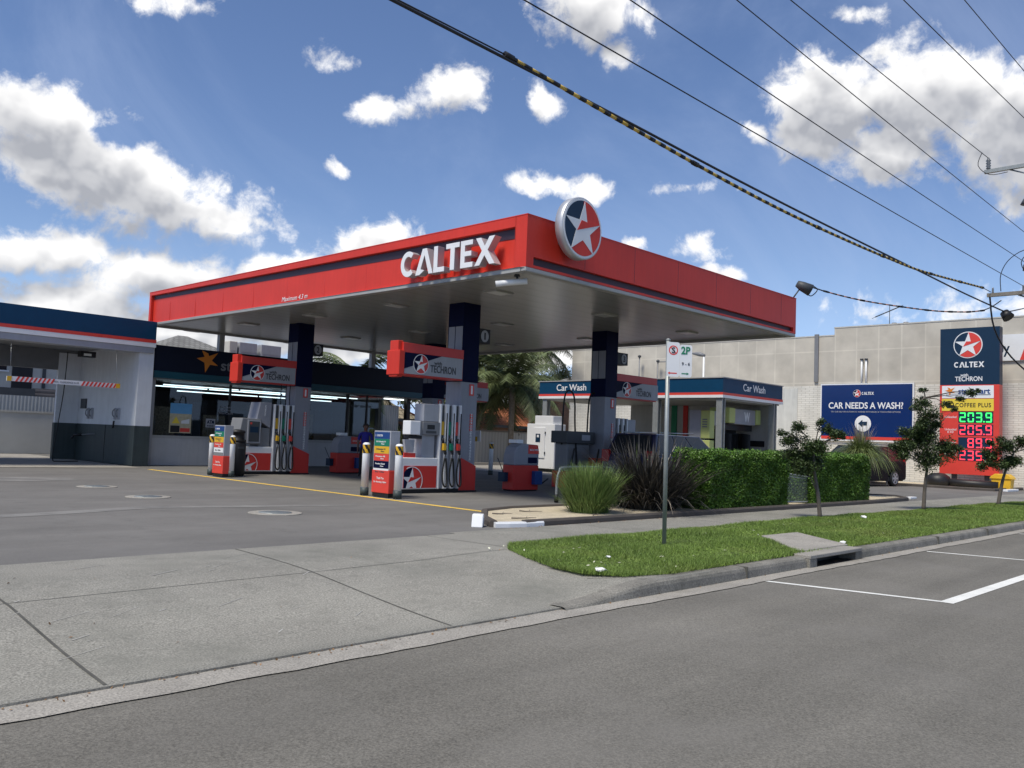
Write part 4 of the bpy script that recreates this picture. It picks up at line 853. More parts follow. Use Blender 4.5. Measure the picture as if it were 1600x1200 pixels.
# ================================================================ person
def person(x, y, rz):
    t = thing('person', (x, y, 0), 'person in a blue polo and black trousers standing beyond the nearest price stand', 'person')
    J = {'pel': (0, 0, .93, .135, .10), 'sp': (0, -.01, 1.08, .125, .095), 'ch': (0, .0, 1.27, .15, .11), 'nk0': (0, .01, 1.41, .085, .075), 'nk': (0, .005, 1.47, .052, .052), 'hd0': (0, -.012, 1.535, .068, .075), 'hd': (0, -.008, 1.62, .078, .092), 'hd1': (0, 0, 1.69, .060, .075)}
    ed = [('pel', 'sp'), ('sp', 'ch'), ('ch', 'nk0'), ('nk0', 'nk'), ('nk', 'hd0'), ('hd0', 'hd'), ('hd', 'hd1')]
    for s, n in ((-1, 'l'), (1, 'r')):
        sh = .02*s
        J.update({n+'hip': (.09*s, 0, .86, .095, .09), n+'kn': (.10*s+sh, -.01-(.02 if s > 0 else 0), .48, .062, .062), n+'an': (.11*s+sh, .02, .09, .042, .045), n+'toe': (.125*s+sh, -.13, .035, .038, .03),
                  n+'sh': (.175*s, .0, 1.385, .062, .06), n+'el': (.235*s, .03, 1.11, .043, .043), n+'wr': (.225*s, -.06, .88, .028, .026), n+'pm': (.222*s, -.085, .82, .03, .022)})
        ed += [('pel', n+'hip'), (n+'hip', n+'kn'), (n+'kn', n+'an'), (n+'an', n+'toe'), ('nk0', n+'sh'), (n+'sh', n+'el'), (n+'el', n+'wr'), (n+'wr', n+'pm')]
        for k, (dx, L) in enumerate(((-.024, .070), (-.008, .080), (.008, .076), (.022, .060))):
            a, c = n+'f%d' % k, n+'g%d' % k; J[a] = (.222*s, -.085+dx, .785, .0085, .0085); J[c] = (.215*s, -.09+dx*1.15, .785-L*.75, .0075, .0075); ed += [(n+'pm', a), (a, c)]
        J[n+'th'] = (.205*s, -.118, .80, .010, .010); J[n+'tt'] = (.198*s, -.128, .765, .008, .008); ed += [(n+'pm', n+'th'), (n+'th', n+'tt')]
    keys = list(J); me = bpy.data.meshes.new('body'); me.from_pydata([J[k][:3] for k in keys], [(keys.index(a), keys.index(c)) for a, c in ed], [])
    o = bpy.data.objects.new('body_src', me); COL.objects.link(o); md = o.modifiers.new('s', 'SKIN'); ss = o.modifiers.new('u', 'SUBSURF'); ss.levels = 1; ss.render_levels = 1
    for i, k in enumerate(keys): me.skin_vertices[0].data[i].radius = J[k][3:]; me.skin_vertices[0].data[i].use_root = (k == 'pel')
    bm_ = bpy.data.meshes.new_from_object(o.evaluated_get(bpy.context.evaluated_depsgraph_get())); bpy.data.objects.remove(o)
    bm_.name = 'body'; bm_.materials.clear()
    for m in ('skin', 'shirt', 'trousers', 'shoe'): bm_.materials.append(MATS[m])
    for p in bm_.polygons:
        c = p.center; k = 0
        if c.z < .075: k = 3
        elif c.z < .93 and abs(c.x) < .195: k = 2
        elif c.z < 1.45 and (abs(c.x) < .17 or c.z > 1.2): k = 1
        p.material_index = k; p.use_smooth = True
    ob = bpy.data.objects.new('body', bm_); COL.objects.link(ob); ob.parent = t
    f0 = t.location.copy(); b = B(); X0, Y0 = x, y
    b.lathe((X0, Y0+.012, 1.60), [(.086, -.02), (.096, .03), (.093, .08), (.070, .118), (.02, .13)], 'hair', 20)
    for v in range(len(b.v)):
        px, py, pz = b.v[v]
        if py < Y0-.035 and pz < 1.67: b.v[v] = (px, Y0-.035, max(pz, 1.66))
    b.make('hair', t)
    b = B()
    for s in (-1, 1): b.lathe((X0+.03*s, Y0-.098, 1.615), [(.002, -.004), (.011, 0), (.002, .004)], 'white', 10, 'Y'); b.lathe((X0+.03*s, Y0-.104, 1.615), [(.001, 0), (.006, .001), (.001, .003)], 'black', 8, 'Y'); b.tube([(X0+.084*s, Y0+.0, 1.60), (X0+.094*s, Y0+.008, 1.63)], .012, 'skin', 6)
    b.tube([(X0, Y0-.092, 1.615), (X0, Y0-.112, 1.585), (X0, Y0-.098, 1.575)], [.008, .013, .008], 'skin', 6); b.tube([(X0-.022, Y0-.092, 1.548), (X0, Y0-.098, 1.546), (X0+.022, Y0-.092, 1.548)], .005, 'sign_red', 5); b.make('face', t)
    b = B(); b.lathe((X0, Y0, 1.415), [(.085, 0), (.075, .03), (.066, .042)], 'shirt', 16); b.make('collar', t)
    t.rotation_euler = (0, 0, rz); return t
person(17.0, 23.0, R(-42))

# ================================================================ shop
SY = 30.0
sh = thing('shop_building', (19, 33, 0), 'dark fronted service station shop with lit strip lamps behind its windows', 'shop')
b = B(); b.box((12.88, SY, 0), (23.0, SY+.16, 1.05), 'dado_grey'); b.make('dado_wall', sh, .01)
b = B(); b.box((12.80, SY-.06, 0), (12.98, SY+.2, 4.0), 'light_grey'); b.box((12.98, SY-.015, .96), (23.0, SY+.0, 1.06), 'trim_grey')
b.box((12.98, SY-.03, 0), (13.02, SY, 3.05), 'trim_grey'); b.make('window_trim', sh)
b = B(); b.box((12.98, SY+.06, 1.06), (23.1, SY+.07, 3.06), 'glass'); gl = b.make('shop_window', sh)
b = B()
for x in (15.9, 19.3, 21.2, 22.2): b.box((x-.03, SY+.02, 1.05), (x+.03, SY+.12, 3.06), 'black')
b.box((21.2, SY+.03, .02), (21.26, SY+.1, 3.0), 'dark_grey'); b.make('mullion', gl)
b = B(); b.box((12.8, SY-.35, 3.30), (25.3, SY+.1, 4.20), 'shop_fascia'); b.make('fascia', sh, .01)
b = B(); b.box((12.8, SY-.36, 3.06), (25.36, SY+.12, 3.30), 'teal'); b.make('fascia_band', sh, .01)
b = B(); b.box((12.8, SY-.3, 3.02), (25.3, SY+6, 3.06), 'mid_grey'); b.make('awning_soffit', sh)
b = B(); b.box((12.8, SY+.1, 3.3), (25.3, SY+6.5, 4.1), 'mid_grey'); b.make('roof', sh)
b = B(); b.box((24.35, SY+.0, 0), (24.55, SY+.2, 3.06), 'black'); b.make('awning_post', sh)
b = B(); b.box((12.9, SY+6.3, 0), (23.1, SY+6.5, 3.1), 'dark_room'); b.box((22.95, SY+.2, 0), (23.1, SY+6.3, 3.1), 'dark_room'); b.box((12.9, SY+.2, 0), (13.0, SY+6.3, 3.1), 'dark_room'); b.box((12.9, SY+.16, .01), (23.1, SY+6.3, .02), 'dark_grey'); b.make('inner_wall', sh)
b = B(); rr = random.Random(3)
for k in range(9):
    x = 13.3+k*1.05; b.box((x, SY+3.2, .02), (x+.95, SY+3.6, 1.9+.25*(k % 3)), 'shelf_goods' if k % 2 else 'room_blue')
b.box((17.6, SY+1.6, .02), (21.0, SY+2.0, 1.1), 'room_blue'); b.box((18.3, SY+2.4, .5), (18.9, SY+2.6, 2.0), 'shelf_goods'); b.box((19.4, SY+2.4, .5), (20.4, SY+2.6, 2.1), 'light_grey'); b.make('shelving', sh)
for i, (x0, x1, y, z) in enumerate(((13.15, 15.2, .5, 2.80), (15.3, 18.3, .5, 2.80), (18.4, 21.0, .5, 2.80), (13.9, 16.9, 1.3, 2.90), (17.0, 20.0, 1.3, 2.90), (20.1, 22.6, 1.3, 2.9), (14.0, 17.2, .35, 2.66), (17.3, 20.6, .35, 2.66), (23.3, 24.4, .3, 2.95))):
    b = B(); b.box((x0, SY+y, z), (x1, SY+y+.05, z+.035), 'tube_light'); b.make('strip_lamp', sh)
b = B(); f = FY(0, SY+.02, 0); b.prism(f, [(13.62, 1.16), (14.42, 1.16), (14.42, 2.22), (13.62, 2.22)], 0, .01, 'poster_sand'); b.prism(f, [(13.62, 1.85), (14.42, 1.85), (14.42, 2.22), (13.62, 2.22)], .01, .013, 'poster_blue'); b.prism(f, [(13.66, 1.18), (14.0, 1.18), (14.0, 1.42), (13.66, 1.42)], .01, .014, 'black'); b.prism(f, [(14.02, 1.2), (14.38, 1.2), (14.38, 1.34), (14.02, 1.34)], .01, .014, 'sign_red')
b.prism(f, [(13.7, 1.5), (14.0, 1.5), (13.85, 1.75)], .01, .014, 'sign_yellow'); b.prism(f, [(14.05, 1.5), (14.35, 1.5), (14.35, 1.68), (14.05, 1.6)], .01, .014, 'white'); b.make('poster', sh)
b = B(); b.prism(f, [(14.98, 1.4), (15.34, 1.4), (15.34, 1.72), (14.98, 1.72)], 0, .01, 'light_grey'); b.make('atm_sign', sh); text('ATM', f, 15.16, 1.6, .28, .13, 'navy', sh, bold=.03, d=.011); text('INSIDE', f, 15.16, 1.46, .26, .06, 'navy', sh, bold=.02, d=.011)
for w_, z_, ww in (('Discount', 2.18, .4), ('Caltex', 2.07, .44), ('StarCash', 1.95, .55)): text(w_, f, 15.75, z_, ww, .07, 'light_grey', sh, d=.0)
for (x0, x1, z0, z1) in ((13.1, 13.5, 1.1, 1.75), (14.6, 14.9, 1.1, 1.75), (15.5, 16.2, 1.1, 1.72), (16.4, 17.2, 1.1, 1.72)):
    b = B(); 
    for a in ((x0, z0, x0+.03, z1), (x1-.03, z0, x1, z1), (x0, z1-.03, x1, z1)): b.box((a[0], SY+.9, a[1]), (a[2], SY+.92, a[3]), 'mid_grey')
    b.make('display_frame', sh)
b = B(); b.lathe((19.0, SY+.5, 1.62), [(.01, 0), (.30, .005), (.30, .02), (.01, .025)], 'lime', 28, 'Y'); b.make('round_sticker', sh)
# fascia logo: orange star and the shop name
b = B(); f = FY(0, SY-.35, 0)
st = [(.0, 1.0), (.16, .30), (.98, .42), (.36, -.08), (.40, -.92), (-.02, -.36), (-.72, -.95), (-.40, -.12), (-1.0, .12), (-.30, .30), (-.62, .96), (-.1, .62)]
st = [(-.55, .95), (-.30, .42), (-1.0, .22), (-.28, -.12), (-.18, -1.0), (.22, -.26), (.95, -.30), (.36, .12), (.90, .88), (.08, .50), (.0, .75)]
b.prism(f, [(14.72+px*.42, 3.78+pz*.40) for px, pz in st], .004, .03, 'orange'); b.make('star_logo', sh)
text('star mart', f, 16.35, 3.66, 2.2, .33, 'mid_grey', sh, bold=.02, d=.004); text('star mart', FY(0, SY+.03, 0), 21.9, 2.55, 1.1, .12, 'dark_grey', sh, d=.0)
for x in (15.32, 22.3):
    b = B(); b.box((x, 30.0, 4.1), (x+.2, 30.2, 4.93), 'trim_grey'); o = b.make('rear_column', cn)
b = B(); b.box((12.9, 30.9, 4.1), (13.0, 31, 4.2), 'mid_grey')
for x, w, lab in ((17.3, .35, 'narrow cream vent box at the left of the roof units'), (17.75, .8, 'grey air conditioner box left of its pair on the shop roof'), (18.75, .95, 'larger grey air conditioner box right of its pair on the shop roof')):
    t = thing('roof_unit', (x+w/2, 33.3, 4.1), lab, 'air conditioner', 'units on the shop roof')
    b = B(); b.box((x, 33.0, 4.1), (x+w, 33.8, 5.0), 'cream_wall' if w < .4 else 'light_grey'); c_ = b.make('casing', t, .02)
    b = B(); [b.box((x+.06, 32.985, 4.25+k*.09), (x+w-.06, 33.0, 4.27+k*.09), 'light_grey') for k in range(5)]; b.make('grille', c_)

# ================================================================ wash bay on the left
lw = thing('wash_bay', (8, 32, 0), 'navy fronted wash bay at the left edge with a green and white wall', 'wash bay')
y0 = 29.42
b = B(); b.box((-4, y0, 4.33), (12.70, y0+.3, 4.96), 'fascia_blue'); b.make('fascia', lw, .01)
b = B(); b.box((-4, y0-.008, 4.22), (12.71, y0+.29, 4.33), 'sign_red'); b.make('red_band', lw)
b = B(); b.box((-4, y0-.004, 4.07), (12.705, y0+.29, 4.22), 'white'); b.make('white_band', lw)
b = B(); b.box((-4, y0+.03, 3.86), (12.65, y0+.6, 4.07), 'light_grey'); b.make('beam', lw, .01)
b = B(); b.box((-4, y0+.3, 4.1), (12.7, 35.3, 4.3), 'mid_grey'); b.make('roof', lw); b = B(); b.box((-4, 34.9, 3.35), (12.2, 35.15, 4.1), 'mid_grey'); b.make('rear_beam', lw)
b = B(); b.box((12.22, y0+.12, 1.36), (12.72, 35.0, 4.1), 'wash_wall'); b.box((11.42, 34.85, 1.36), (12.22, 35.0, 4.0), 'wash_wall'); wl = b.make('side_wall', lw)
b = B(); b.box((12.19, y0+.10, 0), (12.74, 35.02, 1.36), 'dado_green'); b.box((11.39, 34.82, 0), (12.19, 35.02, 1.36), 'dado_green'); b.make('splash_dado', lw, .01)
b = B(); b.box((12.18, 32.0, 0), (12.19, 32.02, 1.36), 'black'); b.make('panel_joint', wl)
b = B(); fx = FX(12.22, 0, 0); b.prism(fx, [(-34.5, 1.93), (-34.0, 1.93), (-34.0, 2.3), (-34.5, 2.3)], .0, .05, 'dark_grey'); b.make('control_box', lw)
for y in (33.7, 33.35, 31.2, 30.9):
    b = B(); b.tube(smooth([(12.2, y, 1.95), (12.1, y, 1.85), (12.1, y, 1.7), (12.2, y, 1.6)]), .02, 'mid_grey', 6); b.box((12.15, y-.05, 1.55), (12.22, y+.05, 1.95), 'light_grey'); b.make('lance_holder', lw)
b = B(); b.tube([(12.1, 34.0, .95), (11.9, 34.2, .92)], .05, 'black'); b.tube([(12.1, 34.0, .95), (12.15, 32.9, 1.0)], .02, 'mid_grey'); b.tube([(11.9, 34.2, .92), (11.85, 34.25, .8)], .045, 'black'); b.make('spray_lance', lw)
b = B(); b.tube([(12.1, 31.1, 1.25), (12.1, 31.05, 1.5)], .035, 'black'); b.make('spray_lance', lw)
b = B(); b.tube(smooth([(10.75, 32, 3.84), (10.7, 32.0, 2.4), (10.55, 32, .9), (10.5, 32, .12), (10.7, 32, .03), (11.4, 32.2, .03)]), .016, 'rubber', 6); b.make('wash_hose', lw)
b = B(); b.box((10.9, 31.2, 3.66), (11.4, 31.5, 3.86), 'black'); b.box((11.0, 31.19, 3.70), (11.25, 31.2, 3.78), 'lens_glass'); b.make('bay_lamp', lw)
t = thing('clearance_bar', (9.8, 29.3, 2.6), 'red and white striped clearance bar hanging across the left wash bay', 'clearance bar')
b = B(); b.box((8.15, 29.28, 2.58), (11.5, 29.33, 2.73), 'white'); b.make('bar', t)
b = B(); f = FY(0, 29.28, 0)
for k in range(9):
    for xs_ in (8.38, 10.30): x = xs_+k*.125; b.prism(f, [(x, 2.58), (x+.062, 2.58), (x+.137, 2.73), (x+.075, 2.73)], .0, .006, 'sign_red')
b.make('stripe', t); 
for xa in (8.15, 11.40): b = B(); b.prism(f, [(xa, 2.58), (xa+.13, 2.58), (xa+.13, 2.73), (xa, 2.73)], 0, .012, 'yellow'); b.make('end_tape', t)
text('MAX. CLEARANCE 2.4 M', f, 9.85, 2.655, .75, .06, 'dark_grey', t, d=.002)
b = B(); b.tube([(8.25, 29.3, 2.73), (8.25, 29.5, 3.9)], .006, 'steel', 5); b.tube([(11.42, 29.3, 2.73), (11.42, 29.5, 3.9)], .006, 'steel', 5); b.make('chain', t)
# seen through that bay
t = thing('boundary_wall', (8, 40, 0), 'pale rendered boundary wall behind the left wash bay', 'wall'); b = B(); b.box((-6, 40, 0), (16, 40.2, 1.72), 'render_wall'); b.make('wall', t); b = B(); b.box((-6, 39.96, 1.72), (16, 40.24, 1.80), 'cream_wall'); b.make('coping', t)
b = B(); b.box((11.2, 41, 0), (15.6, 41.06, 2.45), 'corrugated'); tag(b.make('metal_fence', None, loc=(13, 41, 0)), 'grey corrugated metal fence over the pale wall behind the left bay', 'fence')
t = thing('apartment_house', (13, 50, 0), 'cream two-storey house with dark windows seen through the left wash bay', 'house')
b = B(); b.box((4, 46, 0), (13.55, 54, 5.3), 'cream_wall'); b.make('wall', t)
b = B(); b.box((13.0, 45.96, 2.9), (13.9, 46.3, 4.9), 'black'); b.make('window', t); b = B(); b.box((11.9, 45.95, 3.75), (12.75, 46, 4.25), 'car_glass'); b.box((11.8, 45.93, 3.68), (12.85, 45.97, 3.75), 'white'); b.make('window', t)
b = B(); b.box((6, 44.9, 2.05), (13.75, 45.9, 2.9), 'dark_grey'); b.make('balcony', t)
b = B(); b.box((13.9, 46, 0), (17.5, 53, 5.1), 'cream_wall'); b.box((14.35, 45.95, 3.0), (14.5, 46, 4.8), 'dark_grey'); b.make('wing', t)
b = B(); b.box((13.78, 45.4, 1.8), (16.4, 45.5, 2.95), 'slats'); b.make('slat_screen', t)
b = B(); b.prism(FY(0, 46, 0), [(3.5, 5.3), (17.8, 5.3), (16, 6.4), (5, 6.4)], -8.5, .4, 'roof_tile_grey'); b.make('roof', t)

# ================================================================ car wash on the right
rw = thing('car_wash', (32, 22, 0), 'open fronted car wash with blue and red fascia beyond the canopy', 'car wash')
X0, X1, Y0, Y1 = 30.0, 35.0, 17.5, 27.2
b = B(); b.box((X0, Y0, 3.55), (X1, Y1, 4.14), 'fascia_blue'); b.make('fascia', rw, .01)
b = B(); b.box((X0-.012, Y0-.012, 3.47), (X1+.012, Y1+.012, 3.57), 'sign_red'); b.make('red_band', rw); b = B(); b.box((X0-.02, Y0-.02, 3.36), (X1+.02, Y1+.02, 3.47), 'white'); b.make('white_band', rw)
b = B(); b.box((X0-.03, Y0-.03, 4.14), (X1+.03, Y1+.03, 4.18), 'trim_grey'); b.make('coping', rw)
b = B(); b.box((X0+.1, Y0+.1, 3.30), (X1-.1, Y1-.1, 3.355), 'wash_inside'); b.make('ceiling', rw)
for x, y in ((30.05, 17.55), (30.05, 20.55), (30.05, 23.6), (30.05, 26.75), (34.35, 17.55), (34.6, 26.8)):
    b = B(); b.box((x, y, 0), (x+.07, y+.26, 3.36), 'galv'); b.box((x+.07, y+.09, 0), (x+.20, y+.17, 3.36), 'galv'); b.box((x+.20, y, 0), (x+.26, y+.26, 3.36), 'galv'); b.make('post', rw)
b = B(); b.box((34.8, 17.9, 0), (34.92, 25.4, 3.30), 'wash_inside'); b.make('rear_wall', rw)
b = B(); b.box((34.76, 22.7, .0), (34.8, 23.0, 3.3), 'green_sign'); b.box((34.76, 22.1, 0), (34.8, 22.35, 3.3), 'red_panel'); b.box((34.76, 18.2, 1.5), (34.8, 21.8, 1.75), 'black'); b.make('wall_stripe', rw)
b = B(); b.box((30.3, Y0-.2, -.005), (34.9, 27.0, .10), 'concrete'); b.make('floor_slab', rw)
text('Car Wash', FX(X0, 0, 0), -25.25, 3.86, 1.75, .30, 'white', rw, bold=.012, d=.01); text('Car Wash', FY(0, Y0, 0), 32.5, 3.87, 1.85, .30, 'white', rw, bold=.012, d=.01)
t = thing('wash_machine', (32.3, 18.8, 0), 'grey and lime gantry wash machine inside the open car wash bay', 'wash machine')
b = B(); b.box((32.45, 18.35, 2.40), (34.25, 19.2, 3.06), 'light_grey'); b.make('gantry', t, .04)
for x in (31.95, 34.25): b = B(); b.box((x, 18.3, 2.44), (x+.5 if x < 33 else x+.38, 19.25, 3.08), 'lime'); b.make('end_cap', t, .04)
b = B(); b.box((30.95, 19.04, .2), (31.3, 19.6, 2.92), 'light_grey'); b.make('tower', t, .03); b = B(); b.box((30.92, 18.6, 1.75), (31.3, 19.03, 2.9), 'lime'); b.box((30.92, 18.6, .6), (31.3, 19.03, 1.68), 'lime'); b.box((31.3, 18.7, 2.3), (31.95, 19.2, 2.9), 'light_grey'); b.make('tower_cover', t, .03)
b = B(); f = FX(30.92, 0, 0); [b.prism(f, [(-18.95, 2.2+k*.1), (-18.72, 2.2+k*.1), (-18.72, 2.25+k*.1), (-18.95, 2.25+k*.1)], .0, .006, 'mid_grey') for k in range(4)]; b.make('vent', t)
text('W', FY(0, 18.35, 0), 33.5, 2.73, .5, .42, 'white', t, bold=.05, d=.004); b = B(); b.box((32.0, 18.6, 2.15), (34.4, 19.0, 2.40), 'black'); b.make('carriage', t)
b = B(); rr = random.Random(5)
for x, y in ((32.3, 18.9), (33.9, 18.9)):
    for k in range(36):
        a = k*math.pi/18; b.add([(x+.12*math.cos(a), y+.12*math.sin(a), .4), (x+.45*math.cos(a+.1), y+.45*math.sin(a+.1), .35), (x+.45*math.cos(a+.1), y+.45*math.sin(a+.1), 2.0), (x+.12*math.cos(a), y+.12*math.sin(a), 2.05)], [(0, 1, 2, 3)], 'dark_grey')
b.make('brush', t); b = B(); b.box((32.9, 19.4, 0), (34.5, 19.7, 2.2), 'dark_grey'); b.make('pillar', t, .03)
# white plant cabinet in front of the car wash
t = thing('plant_cabinet', (29.3, 26.1, 0), 'white steel cabinet with narrow door left of the car wash', 'cabinet')
b = B(); b.box((28.95, 25.25, .15), (29.7, 26.92, 2.15), 'white'); b.make('casing', t, .02); b = B(); b.box((29.0, 25.4, 2.15), (29.6, 26.5, 2.52), 'white'); b.make('top_box', t, .02)
f = FX(28.95, 0, 0); b = B(); b.prism(f, [(-26.5, .62), (-25.8, .62), (-25.8, 1.98), (-26.5, 1.98)], .0, .04, 'white'); d = b.make('door', t, .008); b = B(); b.prism(f, [(-26.34, 1.32), (-26.06, 1.32), (-26.06, 1.70), (-26.34, 1.70)], .041, .046, 'sign_navy'); b.prism(f, [(-26.26, 1.54), (-26.14, 1.54), (-26.14, 1.65), (-26.26, 1.65)], .046, .05, 'white'); b.make('door_sign', d); b = B(); b.box((28.9, 25.76, 1.7), (28.94, 25.8, 1.8), 'dark_grey'); b.box((28.9, 25.76, .8), (28.94, 25.8, .9), 'dark_grey'); b.make('hinge', d)
b = B(); b.box((29.02, 25.35, -.005), (29.65, 26.85, .15), 'black'); b.make('base', t)
# kerb and planting behind
b = B(); b.box((24.5, 32.2, -.01), (36.5, 32.4, .14), 'concrete_pale'); struct(b.make('rear_kerb'))
b = B(); quad(b, 24.5, 44, 32.4, 36, .06, 'soil'); struct(b.make('rear_garden'))
t = thing('timber_fence', (34, 34.6, 0), 'pale weathered paling fence behind the palms', 'fence'); b = B(); b.box((28.2, 34.6, 0), (45, 34.66, 1.78), 'paling'); b.make('palings', t); b = B(); b.box((28.2, 34.56, 1.78), (45, 34.7, 1.86), 'timber'); b.make('capping', t)
b = B(); b.box((24.2, 35.4, 0), (28.2, 35.5, 2.9), 'corrugated'); tag(b.make('metal_fence', None, loc=(26.2, 35.4, 0)), 'tall grey ribbed fence just right of the nearest column', 'fence')
b = B(); b.box((22.9, 36.6, 0), (26.2, 36.7, 1.5), 'white'); tag(b.make('white_fence', None, loc=(24.6, 36.6, 0)), 'low white fence past the end of the shop', 'fence')
t = thing('service_sign', (26.0, 27.3, 0), 'small yellow and white sign on a post beside the lone bollard', 'sign'); b = B(); b.tube([(26.0, 27.3, 0), (26.0, 27.3, 1.4)], .04, 'white'); b.make('post', t); f = FX(25.95, 0, 0); b = B(); b.prism(f, [(-27.75, 1.25), (-26.85, 1.25), (-26.85, 1.72), (-27.75, 1.72)], 0, .05, 'white'); b.prism(f, [(-27.75, 1.25), (-27.0, 1.25), (-27.0, 1.46), (-27.75, 1.46)], .05, .056, 'yellow'); b.prism(f, [(-27.7, 1.58), (-27.15, 1.58), (-27.15, 1.7), (-27.7, 1.7)], .05, .056, 'dark_grey'); b.make('panel', t)
t = thing('marker_post', (25.2, 29.9, 0), 'slim white post between the nearest column and the palms', 'post'); b = B(); b.tube([(25.2, 29.9, 0), (25.2, 29.9, 1.8)], .05, 'white'); b.make('shaft', t)
b = B(); b.box((25.15, 29.85, 0), (25.25, 29.95, .12), 'black'); b.make('foot', t)
def house(x0, x1, y0, y1, hw, hr, wall, roof, lab, ov=.5, win=()):
    t = thing('house', ((x0+x1)/2, (y0+y1)/2, 0), lab, 'house', 'houses behind the station'); b = B(); b.box((x0, y0, 0), (x1, y1, hw), wall); w_ = b.make('wall', t)
    b = B(); a = (y1-y0)/2+ov; X0, X1, Y0, Y1 = x0-ov, x1+ov, y0-ov, y1+ov; ym = (Y0+Y1)/2; k = min(a, (X1-X0)/2-.3)
    b.add([(X0, Y0, hw), (X1, Y0, hw), (X1, Y1, hw), (X0, Y1, hw), (X0+k, ym, hr), (X1-k, ym, hr)], [(0, 1, 5, 4), (1, 2, 5), (2, 3, 4, 5), (3, 0, 4), (3, 2, 1, 0)], roof); b.make('roof', t)
    b = B(); b.box((X0, Y0-.06, hw-.15), (X1, Y0, hw+.03), 'dark_grey'); b.make('gutter', t)
    for (a, c, z0, z1) in win: b = B(); b.box((a, y0-.04, z0), (c, y0, z1), 'car_glass'); b.box((a-.05, y0-.06, z0-.06), (c+.05, y0-.02, z0), 'white'); b.make('window', t)
house(25.6, 34, 41, 49, 2.4, 5.0, 'house_brick', 'roof_tile', 'orange tiled house seen between the shop awning and the column', win=((27, 28.6, .9, 2.0),))
house(27.0, 31.5, 38.6, 40.9, 2.3, 3.55, 'house_brick', 'roof_tile_tan', 'small tan tiled roof glimpsed through the end of the shop', win=((30.2, 31.0, .9, 2.0),))
house(40.5, 49.2, 41, 50, 2.3, 4.4, 'house_brick', 'roof_tile', 'low orange tiled house behind the palm trunks', win=((43, 44.5, .9, 2.0),))
house(50, 56, 44, 50, 2.8, 4.3, 'cream_wall', 'roof_tile_grey', 'grey roofed house left of the white cabinet', win=((51.5, 53, 1, 2),))
house(47.2, 54, 38.6, 46, 4.9, 6.3, 'house_brick', 'roof_tile_grey', 'tan brick house seen through the car wash posts', win=((50, 51.3, 3.2, 4.3),))
house(18.4, 27, 44, 54, 4.3, 6.7, 'cream_wall', 'roof_tile_grey', 'grey ridged roof rising behind the left of the shop', win=((20, 21, 3, 4),))

# ================================================================ big building and what is on it
bg = thing('commercial_building', (55, 24, 0), 'long beige commercial building with white painted brick base on the right', 'building')
b = B(); b.box((45, 9.75, 0), (70, 38, 4.93), 'white_brick'); lo = b.make('lower_wall', bg)
b = B(); b.box((45.03, 9.8, 4.93), (69.9, 37.9, 7.62), 'patched_wall'); b.box((45.03, 9.8, 7.62), (69.9, 19.6, 8.03), 'patched_wall'); b.make('upper_wall', bg)
b = B(); b.box((45.01, 19.6, 7.62), (70, 37.95, 7.68), 'cream_wall'); b.box((45.01, 9.77, 8.03), (70, 19.62, 8.09), 'cream_wall'); b.make('parapet_cap', bg)
b = B(); b.box((44.93, 20.45, 5.15), (45.03, 20.67, 7.75), 'mid_grey'); b.make('downpipe', bg)
for y in (17.85, 18.08):
    b = B(); b.tube([(44.93, y, 4.9), (44.93, y, 6.25)], .05, 'white'); b.tube([(44.93, y, 6.25), (44.93, y, 6.33)], .09, 'dark_grey'); b.make('vent_pipe', bg)
b = B(); b.box((44.96, 21.6, 1.2), (45.0, 23.3, 4.8), 'offwhite'); b.make('smooth_patch', lo)
for y in (16.6, 17.2): b = B(); b.lathe((47, y, 8.0), [(.06, 0), (.06, .22), (.2, .26), (.12, .42)], 'mid_grey', 14); b.make('roof_vent', bg)
t = thing('tv_antenna', (47, 17.45, 8.05), 'thin television antenna on the beige building roof', 'antenna'); b = B(); b.tube([(47, 17.45, 8.0), (47, 17.45, 9.35)], .018, 'dark_grey', 6); b.make('mast', t); b = B(); b.tube([(46.7, 18.1, 8.75), (47.2, 17.0, 9.3)], .03, 'dark_grey', 6)
for k in range(6): s = k/5; c = Vector((46.7, 18.1, 8.75)).lerp(Vector((47.2, 17.0, 9.3)), s); b.tube([c-Vector((.2, .25, -.04)), c+Vector((.2, .25, -.04))], .012, 'dark_grey', 5)
b.make('element', t)
t = thing('area_light', (41, 25, 0), 'tall white yard light post behind the car wash roof', 'lamp post'); b = B(); b.tube([(42.5, 26.05, 0), (42.5, 26.05, 6.5)], .055, 'white'); b.make('pole', t); b = B(); b.tube([(42.5, 26.0, 6.56), (42.5, 26.35, 6.66), (42.5, 26.8, 6.72)], [.08, .13, .05], 'mid_grey', 10); b.make('lamp_head', t)
for (y, z, lab) in ((32.0, 6.9, 'thin vent mast with ball top left of the second mast'), (30.6, 6.55, 'thin vent mast with a short arm on top')):
    b = B(); b.tube([(44.6, y, 3.5), (44.6, y, z)], .04, 'mid_grey', 6); b.lathe((44.6, y, z-.05), [(.02, 0), (.11, .06), (.11, .14), (.02, .2)], 'dark_grey', 10)
    if z < 6.8: b.tube([(44.6, y, z), (44.6, y-1.1, z)], .03, 'mid_grey', 5)
    tag(b.make('vent_mast', None, loc=(44.6, y, 3.5)), lab, 'mast', 'vent masts by the building')
t = thing('shop_banner', (44.9, 9.8, 6), 'white banner with navy letters and red corner high on the beige wall', 'banner'); b = B(); f = FX(44.98, 0, 0); b.prism(f, [(-12.3, 5.98), (-9.8, 5.98), (-9.8, 7.22), (-12.3, 7.22)], 0, .05, 'white'); b.make('panel', t); b = B(); b.prism(f, [(-10.75, 6.0), (-9.8, 6.0), (-9.8, 7.2), (-10.35, 7.2)], .05, .06, 'sign_red'); b.make('red_corner', t); text('py', f, -11.42, 6.42, .5, .5, 'sign_navy', t, bold=.02, d=.052)
